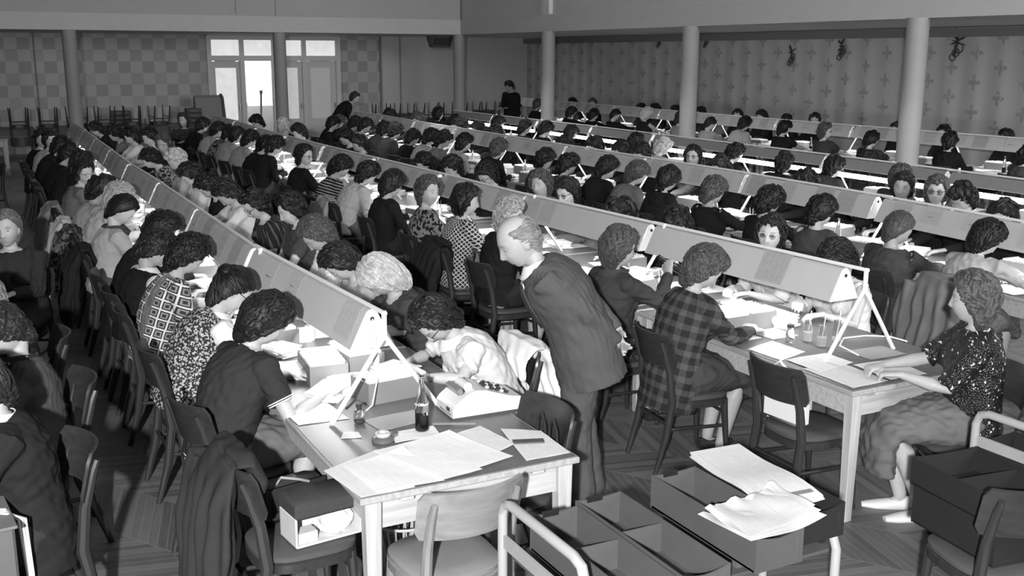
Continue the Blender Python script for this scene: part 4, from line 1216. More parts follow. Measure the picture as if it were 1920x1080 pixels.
 ('CL', 6.38, 11.651, 0.147, 1.167, 0.27, 'curly.d', 'jacket.K.long', 'dark jacket with pale collar line, dark hair', 9, {'pitch': 42}),
 ('CL', 6.38, 13.16, 0.295, 1.2, 0.27, 'curly.m', 'jacket.k.long', 'broad black jacket, fluffy brown hair, elbow spread wide', 10, {'w': 1.25, 'pitch': 34}),
 ('CL', 6.38, 14.35, 0.338, 1.21, 0.27, 'curly.d', 'sweater.l.long', 'pale sweater, dark curls, slim back', 11, {}),
 ('CL', 6.38, 14.968, 0.221, 1.17, 0.27, 'curly.d', 'sweater.m.long', 'grey sweater, large dark curls', 12, {}),
 ('CL', 6.38, 15.585, 0.263, 1.159, 0.27, 'wavy.d', 'sweater.l.long', 'light sweater with white collar, dark hair', 13, {'collar': 1}),
 ('CL', 6.38, 16.202, 0.223, 1.126, 0.27, 'wavy.d', 'jacket.k.long', 'black jacket, dark hair with a light band', 14, {}),
 ('CL', 6.38, 17.123, 0.356, 1.231, 0.27, 'curly.d', 'sweater.K.long', 'slim dark sweater, tall dark hair', 15, {}),
 ('CL', 6.38, 17.74, 0.316, 1.167, 0.27, 'curly.d', 'sweater.K.long', 'dark knitted sweater, rounded hair', 16, {}),
 ('CL', 6.38, 18.563, 0.319, 1.233, 0.27, 'wavy.d', 'blouse.l.long', 'pale blouse with glow on the chest, dark hair', 17, {}),
 ('CL', 6.38, 19.18, 0.276, 1.18, 0.27, 'curly.d', 'sweater.K.long', 'dark sweater, small dark head', 18, {}),
 ('CL', 6.398, 20.415, 0.4, 1.168, 0.252, 'wavy.m', 'jacket.k.long', 'dark coat with white collar, brown hair', 20, {}),
 ('CL', 6.309, 19.798, 0.1, 1.141, 0.341, 'curly.d', 'jacket.k.long', 'black coat beside the door frame', 19, {}),
 ('CR', 7.92, 5.838, 0.367, 1.211, 0.27, 'wavy.d', 'sweater.k.long', 'dark crown above the near end of the lamp', 0, {}),
 ('CR', 7.94, 6.456, 0.1, 1.355, 0.29, 'curly.d', 'sweater.k.long', 'dark curls and dark sweater, bowed', 1, {}),
 ('CR', 8.032, 6.857, 0.02, 1.254, 0.382, 'wavy.m', 'sweater.k.long', 'glasses and light brown hair, looking at the camera', 2, {'lod': 1, 'pitch': 2, 'yaw': 36, 'specs': 1, 'eyes': 1}),
 ('CR', 8.07, 7.293, 0.02, 1.209, 0.42, 'wavy.d', 'sweater.k.long', 'dark hair, smiling face over the lamp', 3, {'lod': 1, 'pitch': 4, 'yaw': 34, 'eyes': 1}),
 ('CR', 8.05, 8.507, 0.1, 1.143, 0.4, 'curly.d', 'sweater.k.long', 'dark hair barely above the lamp', 4, {}),
 ('CR', 8.02, 9.906, 0.1, 1.173, 0.37, 'wavy.d', 'sweater.k.long', 'broad smooth dark crown above the lamp', 5, {}),
 ('CR', 7.998, 10.523, 0.02, 1.269, 0.348, 'curly.d', 'blouse.m.long', 'glasses and bushy dark hair, face raised', 6, {'lod': 1, 'pitch': -6, 'yaw': 35, 'specs': 1, 'eyes': 1}),
 ('CR', 7.991, 11.511, 0.1, 1.199, 0.341, 'wavy.d', 'sweater.k.long', 'smooth dark crown, second of a close pair', 7, {}),
 ('CR', 8.107, 12.128, 0.1, 1.187, 0.457, 'wavy.d', 'sweater.k.long', 'smooth dark dome of hair', 8, {}),
 ('CR', 8.05, 12.764, 0.1, 1.191, 0.4, 'wavy.d', 'sweater.k.long', 'rounded dark dome in front of a bright tube', 9, {}),
 ('CR', 8.05, 13.583, 0.1, 1.16, 0.4, 'wavy.d', 'sweater.k.long', 'low dark dome of hair above a joint of lamps', 10, {}),
 ('CR', 8.05, 15.871, 0.1, 1.176, 0.4, 'wavy.d', 'sweater.k.long', 'dark hair spread low behind the lamp', 11, {}),
 ('CR', 8.05, 16.547, 0.1, 1.187, 0.4, 'wavy.d', 'sweater.k.long', 'dark round crown beside bright papers', 12, {}),
 ('CR', 8.05, 17.313, 0.1, 1.299, 0.4, 'wavy.d', 'blouse.l.long', 'pale blouse and white collar, head bent to the left', 13, {'collar': 1}),
 ('DL', 8.98, 20.729, 0.046, 1.24, 0.27, 'curly.d', 'jacket.k.long', 'dark jacket, lit face in profile at the far end', 11, {'pitch': 12}),
 ('CR', 8.05, 19.217, 0.1, 1.235, 0.4, 'curly.m', 'sweater.k.long', 'brown curls showing over the lamp', 14, {}),
 ('CR', 8.05, 20.79, 0.1, 1.304, 0.4, 'curly.d', 'sweater.k.long', 'full dark hair at the far lamps', 15, {}),
 ('DL', 8.975, 8.276, 0.1, 1.15, 0.275, 'curly.m', 'cardigan.K.long', 'dark cardigan, waved brown hair', 0, {'lod': 1}),
 ('DL', 8.98, 9.484, 0.315, 1.15, 0.27, 'wavy.d', 'cardigan.K.long', 'dark cardigan and glasses, dark pinned hair', 1, {'specs': 1}),
 ('DL', 8.98, 10.279, 0.235, 1.12, 0.27, 'curly.d', 'jacket.k.long', 'black jacket, soft dark hair', 2, {}),
 ('DL', 8.98, 11.32, 0.332, 1.18, 0.27, 'curly.d', 'jacket.k.long', 'dark jacket with pale collar, dark curls, looking down', 3, {'collar': 1}),
 ('DL', 8.98, 12.871, 0.219, 1.13, 0.27, 'curly.l', 'blouse.l.long', 'pale blouse, light curly hair', 4, {}),
 ('DL', 8.98, 13.775, 0.358, 1.13, 0.27, 'curly.d', 'sweater.k.long', 'dark blurred hair before the lit shelves', 5, {}),
 ('DL', 8.98, 15.688, 0.336, 1.155, 0.27, 'wavy.d', 'blouse.l.long', 'pale blouse, dark hair, face to the tube light', 6, {}),
 ('DL', 8.98, 16.306, 0.16, 1.167, 0.27, 'curly.d', 'jacket.k.long', 'black jacket, dark rounded hair', 7, {}),
 ('DL', 8.968, 16.923, 0.1, 1.169, 0.282, 'curly.d', 'jacket.k.long', 'black jacket, long dark hair', 8, {}),
 ('DL', 8.98, 18.463, 0.361, 1.17, 0.27, 'curly.d', 'sweater.k.long', 'dark hair near a bright tube end', 9, {}),
 ('DL', 8.85, 19.75, 0.1, 1.119, 0.4, 'wavy.d', 'blouse.l.long', 'pale blouse, dark hair, at the last bright tubes', 10, {}),
 ('EL', 12.95, 9.709, 0.1, 1.107, 0.4, 'curly.d', 'cardigan.K.long', 'dark cardigan at the frame edge', 0, {}),
 ('EL', 13.066, 11.101, 0.1, 1.2, 0.284, 'wavy.d', 'cardigan.k.long', 'black cardigan, upswept dark hair with a clip', 1, {'pitch': 40}),
 ('EL', 12.95, 12.544, 0.1, 1.117, 0.4, 'wavy.d', 'blouse.dots.half', 'dark dotted blouse, dark hair', 2, {}),
 ('EL', 13.03, 13.593, 0.02, 1.195, 0.32, 'wavy.m', 'sweater.K.short', 'short-sleeved dark sweater, light hair and glasses, turned to the camera', 3, {'pitch': 8, 'yaw': -52, 'specs': 1, 'eyes': 1}),
 ('EL', 12.95, 14.597, 0.1, 1.188, 0.4, 'wavy.d', 'blouse.k.short', 'black short-sleeved blouse, smooth dark hair', 4, {'pitch': 36}),
 ('EL', 13.08, 16.043, 0.352, 1.22, 0.27, 'curly.d', 'blouse.l.half', 'pale blouse, high dark curls', 5, {'pitch': 34}),
 ('EL', 12.95, 16.707, 0.1, 1.141, 0.4, 'short.d', 'sweater.l.long', 'light sweater, short dark hair, leaning forward', 6, {'pitch': 46}),
 ('EL', 12.95, 17.666, 0.1, 1.194, 0.4, 'curly.d', 'sweater.m.long', 'grey sweater, dark hair beside the column', 7, {}),
 ('EL', 12.95, 18.899, 0.1, 1.218, 0.4, 'curly.l', 'vest.k.none', 'black sleeveless vest, bare arm, light hair', 8, {'key': 'al4b'}),
 ('EL', 12.95, 20.124, 0.1, 1.134, 0.4, 'short.d', 'sweater.k.long', 'black sweater, cropped dark hair, arms forward', 9, {}),
 ('EL', 12.95, 21.025, 0.1, 1.1, 0.4, 'curly.d', 'jacket.k.long', 'dark jacket with pale hand at the chin', 10, {}),
 ('EL', 12.95, 22.039, 0.1, 1.1, 0.4, 'curly.d', 'jacket.k.long', 'black jacket next to the column, dark curly hair', 11, {}),
 ('EL', 12.95, 23.707, 0.1, 1.219, 0.4, 'curly.m', 'jacket.k.long', 'dark coat left of the column, brown hair', 12, {}),
 ('EL', 12.95, 24.925, 0.1, 1.016, 0.4, 'short.d', 'blouse.broad.long', 'broad-striped shirt, short dark hair, bending forward', 13, {'male': 1}),
 ('ER', 14.6, 11.12, 0.2, 1.23, 0.25, 'wavy.d', 'sweater.k.long', 'broad dark crown above the lamp at the right', 0, {'pitch': 12}),
 ('ER', 14.6, 12.306, 0.2, 1.211, 0.25, 'wavy.d', 'sweater.k.long', 'dark crown just right of the near column', 1, {'pitch': 12}),
 ('ER', 14.6, 13.277, 0.2, 1.193, 0.25, 'wavy.d', 'sweater.k.long', 'dark crown touching the left of the near column', 2, {'pitch': 12}),
 ('ER', 14.62, 15.496, 0.025, 1.291, 0.27, 'curly.d', 'sweater.k.long', 'dark-haired face with glasses looking over the lamp', 3, {'pitch': 0, 'yaw': 35, 'eyes': 1, 'specs': 1}),
 ('ER', 14.62, 16.114, 0.167, 1.169, 0.27, 'curly.d', 'sweater.k.long', 'low dark crown over the lamp', 4, {'pitch': 12}),
 ('ER', 14.62, 16.928, 0.109, 1.24, 0.27, 'curly.d', 'sweater.k.long', 'large dark curly head over the lamp', 5, {'pitch': 12}),
 ('ER', 14.6, 17.599, 0.2, 1.252, 0.25, 'curly.d', 'sweater.k.long', 'dark-haired face raised over the lamp', 6, {'pitch': 0, 'yaw': 38, 'eyes': 1}),
 ('ER', 14.6, 18.804, 0.2, 1.204, 0.25, 'curly.d', 'sweater.k.long', 'dark crown beside the middle column', 7, {'pitch': 12}),
 ('ER', 14.6, 19.702, 0.2, 1.195, 0.25, 'curly.d', 'sweater.k.long', 'low flat dark crown', 8, {'pitch': 12}),
 ('ER', 14.574, 20.499, 0.2, 1.231, 0.224, 'curly.d', 'sweater.k.long', 'small round dark crown', 9, {'pitch': 12}),
 ('ER', 14.62, 21.117, 0.194, 1.177, 0.27, 'curly.d', 'sweater.k.long', 'faint dark crown', 10, {'pitch': 12}),
 ('ER', 14.62, 23.453, 0.119, 1.27, 0.27, 'curly.m', 'sweater.k.long', 'light curly hair and face above the lamp', 11, {'pitch': 4, 'yaw': 40}),
 ('ER', 14.6, 24.271, 0.2, 1.212, 0.25, 'curly.d', 'sweater.k.long', 'dark crown near the far end', 12, {'pitch': 12}),
]
# ================================================================ everybody at the tables
HV = {'d': .010, 'm': .06, 'g': .3, 'l': .42}
TV = {'w': .6, 'l': .34, 'm': .15, 'K': .05, 'k': .013, 'x': .03}
PV = {'tweed': (.03, .42), 'squares': (.035, .62), 'pinstripe': (.02, .09), 'floral': (.016, .22), 'lattice': (.03, .5), 'stripes': (.025, .42), 'broad': (.04, .55), 'plaid': (.022, .075), 'dots': (.02, .2)}
SROW = {'A': 'leftmost', 'B': 'second', 'C': 'middle', 'D': 'fourth', 'E': 'curtain'}
SKN = [.36, .42, .34, .40, .44]


def cut_words(desc, n):
    parts = desc.split(', '); out = []
    for q in parts:
        if len(' '.join(out + [q]).split()) > n and out: break
        out.append(q)
    return ' '.join(', '.join(out).split()[:n])


def place(rs, k): return '%s along %s of %s row' % (ORD[k], 'left' if rs[1] == 'L' else 'right', SROW[rs[0]])


INFO = {}
for rs, x, y, hx, hz, te, hair, top, desc, k, o in PEOPLE:
    kd, cl, sl = top.split('.'); st, ht = hair.split('.')
    seed = int(abs(x * 131 + y * 977)) % 9973; r = random.Random(seed)
    mat = pattern(cl, *PV[cl]) if cl in PV else cloth(TV[cl] * (1 if o.get('lod') == 2 else r.uniform(.8, 1.2)) if cl not in 'kx' else TV[cl])
    w0 = desc.split(',')[0]
    pre = 'with' if any(q in w0 for q in ('hair', 'crown', 'glasses and', 'head', 'dome', 'curls', 'face')) and not any(q in w0 for q in ('blouse', 'sweater', 'jacket', 'dress', 'cardigan')) else 'in'
    lab = 'person %s %s' % (pre, cut_words(desc, 13) if o.get('lod') == 2 else cut_words(desc, 7) + ', ' + place(rs, k))
    P = dict(x=x, y=y, hx=hx, hz=hz, te=te, f=0.0 if rs[1] == 'L' else PI, label=lab, group='people working at the lamp tables', seed=seed, skin=SKN[seed % 5],
             hair=(st, hairmat(HV[ht] * r.choice([.8, 1, 1.25]) if ht == 'd' else HV[ht])), top=(kd, mat, sl), low=cloth(r.choice([.02, .03, .05, .09])))
    for q in ('lod', 'pitch', 'yaw', 'specs', 'eyes', 'w', 'twist', 'male'): 
        if q in o: P[q] = o[q]
    if 'pitch' not in o: P['pitch'] = 30 + r.random() * 20
    if 'yaw' not in o: P['yaw'] = r.uniform(-14, 14)
    P['roll'] = r.uniform(-6, 6)
    if kd == 'vest' and 'white blouse' in desc: P['sleeve2'] = cloth(.66); P['collar'] = cloth(.66)
    if o.get('collar'): P['collar'] = cloth(.75)
    key = o.get('key')
    if key == 'al1':
        P.update(f=math.radians(14), low=cloth(.13), hx=.30, w=1.12, skin=.4, hand_l=A(.5, .18, .80), hand_r=A(.46, -.24, .80))
    if key == 'al2': P.update(low=pattern('tweed', .03, .42), w=1.12, skin=.42, hem=.33)
    if key == 'scarf': P.update(collar=cloth(.05), collar_kind='scarf', w=1.15)
    if key == 'ar1': P.update(low=cloth(.1), skin=.4, hand_l=A(.5, .14, .80), hand_r=A(.46, -.16, .80), collar=cloth(.66))
    if key == 'ar5': P.update(yaw=0, skin=.44)
    if key == 'bl1': P.update(low=cloth(.05), w=1.12, hand_l=A(.52, .05, .80), hand_r=A(.50, -.10, .80), f=math.radians(-6))
    if key == 'bl2': P.update(hand_r=A(.42, -.10, 1.02), hd_r=A(.25, .45, .75), pal_r=A(1, .3, -.2), hand_l=A(.44, .14, .80), low=pattern('dots', .03, .16), collar=cloth(.05), collar_kind='scarf', curl=.7)
    if key == 'br1': P.update(skin=.46, hand_l=A(.42, .22, .80), hand_r=A(.36, -.06, .84))
    if key == 'br2': P.update(skin=.45, collar=cloth(.65), yaw=36, specs=2)
    if key == 'cl1': P.update(hand_r=A(.72, -.28, .80), hand_l=A(.5, .16, .80), low=cloth(.12))
    if key == 'al4': P.update(f=math.radians(8))
    INFO[rs, k] = (person(P), P)

# white knitted edges of the charcoal sweater
inf, P = INFO['AL', 0]
WT = cloth(.75)
for s in (1, -1):
    S, E = inf['sh'][s], inf['el'][s]; c = S + (E - S) * .67
    trim_ring(inf, 'sleeve_edge', c, unit(E - S), .066, .066, WT, A(0, 0, 1.0) if abs(unit(E - S)[2]) < .9 else A(1, 0, 0), .0035)
    trim_ring(inf, 'sleeve_edge', S + (E - S) * .63, unit(E - S), .068, .068, WT, A(0, 0, 1.0) if abs(unit(E - S)[2]) < .9 else A(1, 0, 0), .0028)
ax = unit(inf['sp'](.98) - inf['sp'](.88))
trim_ring(inf, 'neck_edge', inf['sp'](.975), ax, .09, .076, WT)
ax = unit(inf['sp'](.1) - inf['sp'](-.1))
trim_ring(inf, 'hem_edge', inf['sp'](-.085), ax, .22, .155, WT); trim_ring(inf, 'hem_edge', inf['sp'](-.055), ax, .222, .157, WT, th=.003)
# white neck trim of the charcoal dress, necklace of the sequin blouse below
inf, P = INFO['AR', 4]
trim_ring(inf, 'neck_trim', inf['sp'](.95) + A(.012, 0, 0), unit(A(.55, 0, .83)), .075, .085, cloth(.66), th=.006)

# ---- standing man in the grey suit
SUIT = cloth(.075, .85, 260.0)
manP = dict(x=2.86, y=4.66, f=math.radians(152), hx=.345, hz=1.50, stand=True, male=True, lod=2, pitch=30, yaw=14, skin=.37, hair=('bald', hairmat(.2)), seed=77, w=1.24, hs=1.14,
            top=('jacket', SUIT, 'long'), low=SUIT, collar=cloth(.66), hand_l=A(-.215, .045, .93), hand_r=A(-.225, -.05, .97), pole_l=A(-.45, .9, .1), pole_r=A(-.45, -.9, .1),
            hd_l=A(-.05, -.75, -.6), hd_r=A(-.05, .75, -.55), pal_l=A(-1, 0, 0), pal_r=A(-1, 0, 0), shoe=paint(.03, .3), folds=.0045,
            label='person in grey suit standing bowed, hands clasped behind the back, thinning hair')
minf = person(manP)
sp_, HRm = minf['sp'], minf['HR']
# shirt front, tie and lapels follow the chest
def chest(t, lat_, out): 
    tt = unit(sp_(min(t + .05, 1)) - sp_(t - .05)); n = np.cross(A(0, 1, 0), tt); return sp_(t) + A(0, 1, 0) * lat_ + n * out
def depth_at(t): return float(np.interp(t, [0, .15, .35, .55, .72, .84, .92, .98], [.155, .15, .145, .155, .15, .135, .118, .1]))
g = [[Vector(chest(t, q * (.012 + .055 * max(0, (t - .45) / .5)), depth_at(t) * (1.08 - .10 * abs(q)) + .006)) for q in (-1, -.5, 0, .5, 1)] for t in np.linspace(.42, .97, 9)]
so = MB().sheet(g, .006).build('shirt_front', cloth(.66), minf['body']); 
g = [[Vector(chest(t, q * wd, depth_at(t) * 1.08 + .016 + .012 * (1 - abs(q)))) for q in (-1, 0, 1)] for t, wd in zip(np.linspace(.36, .95, 9), (.004, .032, .034, .032, .029, .026, .022, .018, .024))]
MB().sheet(g, .006).build('tie', cloth(.04), minf['body'])
for s in (1, -1):
    g = [[Vector(chest(t, s * (.01 + .06 * max(0, (t - .42) / .5) + q * wd), depth_at(t) * (1.06 - .13 * q) + .018)) for q in (0, .5, 1)] for t, wd in zip(np.linspace(.40, .96, 8), (.01, .05, .08, .088, .08, .06, .055, .05))]
    MB().sheet(g if s > 0 else [row[::-1] for row in g], .006).build('lapel', SUIT, minf['body'])
MB().lathe((0, 0, 0), [(.009, -.003), (.01, 0), (.009, .003)], 10).build('button', paint(.1, .3), minf['body'], loc=tuple(chest(.36, .0, depth_at(.36) * 1.08 + .022)))

# ---- woman in the sequin blouse at the end of the second row
seqP = dict(x=4.66, y=3.64, f=math.radians(150), hx=.04, hz=1.2, te=.5, lod=2, pitch=4, yaw=-12, hair=('wavy', hairmat(.07)), top=('blouse', sequins(), 'half'), low=cloth(.13), skin=.42, seed=41, w=1.08, twist=-14,
            hand_l=A(.40, .03, .801), hand_r=A(.43, -.15, .801), pole_l=A(-.2, .45, -1), pole_r=A(-.2, -.45, -1), hem=.27, shoe=paint(.7, .35), legs=dict(kn=[(.42, .1, .52), (.42, -.1, .52)], an=[(.24, .08, .085), (.31, -.07, .085)]), label='person in black sequin blouse smiling in profile, seated at the near table end', folds=.005)
sinf = person(seqP)
c = sinf['sp'](.955) + A(.014, 0, 0); 
m = MB(); ax = unit(A(.3, 0, .95)); l = A(0, 1, 0); d = np.cross(ax, l)
for i in range(40):
    a = 2 * PI * i / 40; q = c + l * math.cos(a) * .082 + d * math.sin(a) * .075; v, f = ball(q, (.0045,) * 3, 6, 4); m.add(v, f)
m.build('pearl_necklace', paint(.75, .25), sinf['body'])

# ---- the row at the left edge of the photo, backs to the aisle
zl = [dict(x=.27, y=8.45, f=math.radians(246), hx=.06, hz=1.2, te=.3, lod=2, pitch=3, yaw=6, hair=('short', hairmat(.12)), top=('sweater', cloth(.025), 'long'), skin=.4, w=1.2, seed=11, label='elderly person in dark sweater facing the camera from the left edge'),
      dict(x=.18, y=6.55, f=PI, hx=.16, hz=1.12, te=.3, lod=1, pitch=45, hair=('curly', hairmat(.16)), top=('jacket', cloth(.05), 'long'), skin=.4, w=1.15, seed=12, label='person in dark grey jacket bowed at the left edge, half cut off'),
      dict(x=.21, y=5.55, f=math.radians(186), hx=.12, hz=1.14, te=.3, lod=2, pitch=55, yaw=10, hair=('curly', hairmat(.02)), top=('cardigan', cloth(.06), 'long'), collar=pattern('dots', .02, .2), collar_kind='scarf', skin=.42, w=1.15, seed=13, label='person in brownish cardigan with patterned collar, black curls, bowed at left edge'),
      dict(x=.10, y=4.56, f=math.radians(188), hx=.14, hz=1.16, te=.3, lod=2, pitch=45, hair=('wavy', hairmat(.02)), top=('jacket', cloth(.018), 'long'), collar=cloth(.75), skin=.4, w=1.25, low=cloth(.03), hem=.33, seed=14, label='person in black jacket with white collar, at the lower left corner')]
for q in zl: q['group'] = 'people at the left edge'; person(q)
# ---- people standing at the back
bk = [dict(x=7.62, y=23.3, f=math.radians(-20), hx=.48, hz=1.50, stand=True, male=True, pitch=30, hair=('short', hairmat(.03)), top=('jacket', cloth(.012), 'long'), low=cloth(.012), skin=.4, seed=21, hand_l=A(.5, .1, .9), hand_r=A(.5, -.1, .9), label='person in black jacket bending over the far tables near the doors'),
      dict(x=12.95, y=24.9, f=math.radians(195), hx=.20, hz=1.88, stand=True, male=True, pitch=42, hair=('short', hairmat(.015)), top=('jacket', cloth(.012), 'long'), low=cloth(.012), skin=.3, seed=22, w=1.35, hs=1.2, hand_l=A(.3, .12, 1.1), hand_r=A(.3, -.12, 1.1), label='person in black clothes standing beyond the corner column, head bowed'),
      dict(x=3.78, y=20.6, f=math.radians(235), hx=.03, hz=1.28, te=.5, pitch=2, eyes=1, hair=('wavy', hairmat(.03)), top=('dress', pattern('floral', .02, .06), 'long'), skin=.4, seed=23, label='person in dark dress facing the camera between the far ends of two rows')]
for q in bk: person(q)

# ================================================================ chairs
done = 0
for rs, x, y, hx, hz, te, hair, top, desc, k, o in PEOPLE:
    if (rs == 'ER') or (rs == 'CR') or (rs == 'BR' and k > 4): continue
    f = INFO[rs, k][1]['f']; r = random.Random(k * 7 + ord(rs[0]))
    s = 1 if rs[1] == 'L' else -1
    chair(x + .10 * s, y + r.uniform(-.03, .03), f + r.uniform(-.12, .12), 'dark bentwood chair under the %s person along the %s of the %s row' % (ORD[k], 'left' if s == 1 else 'right', SROW[rs[0]]))
chair(1.12, 4.10, .06, 'dark wooden chair with a jacket over its back, beside the near table corner', 'chairs at the near table ends')
chair(2.08, 4.10, PI + .04, 'dark bentwood chair pushed under the near table, bag behind its table edge', 'chairs at the near table ends')
chair(4.01, 4.16, -.03, 'dark chair holding a white handbag, pushed under the second row near table', 'chairs at the near table ends')
chair(4.58, 3.62, math.radians(152), 'dark chair under the person in the sequin blouse', 'chairs at the near table ends')
chair(3.6, 2.65, math.radians(72), 'dark chair at the lower right corner holding two stacked dark boxes', 'chairs at the near table ends')
chair(3.3, 6.86, .35, 'empty dark chair behind the standing person in the suit, seen past the elbow', 'chairs at the near table ends') if False else None
for i, q in enumerate(zl): chair(q['x'] - .03, q['y'], q['f'], 'dark bentwood chair under the %s' % ('elderly person at the left edge', 'half cut off person at the left edge', 'black-curled person bowed at the left edge', 'person in black at the lower left corner')[i], 'chairs at the left edge')
chair(bk[2]['x'], bk[2]['y'], bk[2]['f'], 'dark chair under the person facing the camera between the far row ends', 'chairs at the back')
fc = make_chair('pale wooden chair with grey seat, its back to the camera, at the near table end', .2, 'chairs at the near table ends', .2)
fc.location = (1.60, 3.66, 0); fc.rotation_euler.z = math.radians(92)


# ================================================================ coats hung over chair backs
def coat(name, label, x, y, rz, v, length, mat=None, width=.46, top=.885, seed=0, grp='clothes hung over chairs'):
    """hangs behind a chair back whose centre line is at local x=-.285; local frame as the chair"""
    parts = []
    zs = np.linspace(top, top - length, 9)
    r = np.random.RandomState(seed)
    pts = [A(-.30 - .035 * min(1, i / 2.0) - .012 * i, .01 * math.sin(i), z) for i, z in enumerate(zs)]
    rx = [width * (.36 + .16 * min(1, i / 1.5) + .012 * i) for i in range(9)]; rd = [.03, .05, .055, .06, .06, .065, .065, .06, .04]
    parts.append(ring_tube(pts, rx, rd, A(0, 1, 0), 30))
    parts.append(ring_tube([A(-.30, 0, top), A(-.24, 0, top + .005), A(-.20, 0, top - .08), A(-.20, .02, top - .2)], [width * .45, width * .48, width * .4, width * .25], [.03, .03, .028, .015], A(0, 1, 0), 24))
    parts.append(ring_tube([A(-.34, width * .5, top - .06), A(-.40, width * .54, top - .3), A(-.41, width * .5, top - .58)], [.06, .06, .05], [.04, .045, .04], A(0, 1, 0), 14))
    me = to_mesh(name, parts, .0075, 2); C = coords(me); N = normals(me)
    d = .012 * np.sin(C[:, 1] * 62 + 3 * np.sin(C[:, 2] * 5 + seed) + seed) * np.clip((top - C[:, 2]) / .2, 0, 1) + noise3(C * A(1, 1, .5), seed, .006, .12)
    set_coords(me, C + N * d[:, None]); set_attr(me, 'cloth', C)
    o = link(name, me, mat or cloth(v)); o.location = (x, y, 0); o.rotation_euler.z = rz
    return tag(o, label, 'clothing', grp)


coat('jacket', 'dark jacket hung over the chair beside the near table corner', 1.12, 4.10, .06, .03, .72, seed=1, width=.44)
i6, p6 = INFO['AR', 0]
coat('jacket', 'white jacket hung on the chair of the person in the white short-sleeved blouse', p6['x'] - .10, p6['y'], PI, .75, .42, seed=2, width=.46)
ci, cp = INFO['BL', 3]
coat('jacket', 'black jacket hung on the chair behind the lattice blouse', cp['x'] + .10, cp['y'], 0, .02, .5, seed=3)
ci, cp = INFO['BL', 6]
coat('coat', 'pale pleated coat hung on a chair in the second row', cp['x'] + .10, cp['y'], 0, .3, .62, seed=4)
ci, cp = INFO['CL', 0]
coat('coat', 'grey coat hung on the chair of the person in the light cardigan', cp['x'] + .10, cp['y'], 0, .15, .7, seed=5)
for q, v, l, lab in ((7, .5, .68, 'long white coat hung on a chair in the left aisle'), (6, .06, .5, 'patterned dark coat hung on a chair in the left aisle'), (5, .02, .6, 'black coat hung on the chair of the person with the scarf'), (8, .22, .5, 'grey coat hung on a chair further along the left aisle')):
    ci, cp = INFO['AL', q]
    coat('coat', lab, cp['x'] + .10, cp['y'], cp['f'], v, l, seed=q, mat=pattern('floral', .03, .15) if q == 6 else None)

# ================================================================ papers, boxes and bottles on the tables
CARD = paint(.19, .8, .1, 5.0); CARDW = paper(.75, .3, 30.0)


def make_box(label, L=.34, Wd=.2, H=.11, group='card boxes on the tables'):
    t = thing('card_box', label, 'box', (0, 0, 0), 0, group)
    m = MB(); w = .004
    m.box((0, 0, .003), (Wd, L, .006)); m.box((-Wd / 2, 0, H / 2), (w, L, H)); m.box((Wd / 2, 0, H / 2), (w, L, H)); m.box((0, -L / 2, H / 2), (Wd, w, H)); m.box((0, L / 2, H / 2), (Wd, w, H))
    m.build('box_tray', CARD, t, False)
    m = MB(); r = random.Random(3)
    for i in range(34):
        y = -L / 2 + .012 + (L - .024) * i / 33; m.box((r.uniform(-.004, .004), y, .062 + r.uniform(-.006, .012)), (Wd - .02, .003, .11), rx=r.uniform(-.12, .12))
    m.build('file_cards', paint(.75, .8, .1, 40.0), t, False)['kind'] = 'stuff'
    return t


def stack_mesh(seed, n=9, a=.21, b=.15):
    r = random.Random(seed); m = MB(); z = 0
    for i in range(n):
        h = r.uniform(.003, .009); m.box((r.uniform(-.012, .012), r.uniform(-.012, .012), z + h / 2), (b, a, h * .96), rz=r.uniform(-.12, .12)); z += h
    return m


def bottle_parts(t, H=.24, R=.03, v=.02, fill=.3):
    pr = [(R * .8, 0), (R, .006), (R, H * .45), (R * .86, H * .55), (R * .45, H * .76), (R * .38, H * .95), (R * .48, H * .955), (R * .48, H)]
    MB().lathe((0, 0, 0), pr, 18).build('bottle_glass', glass(), t)
    if fill: MB().lathe((0, 0, 0), [(R * .78, .004), (R * .92, .008), (R * .92, H * fill), (R * .01, H * fill + .0005)], 18).build('drink', paint(v, .1), t)
    return t


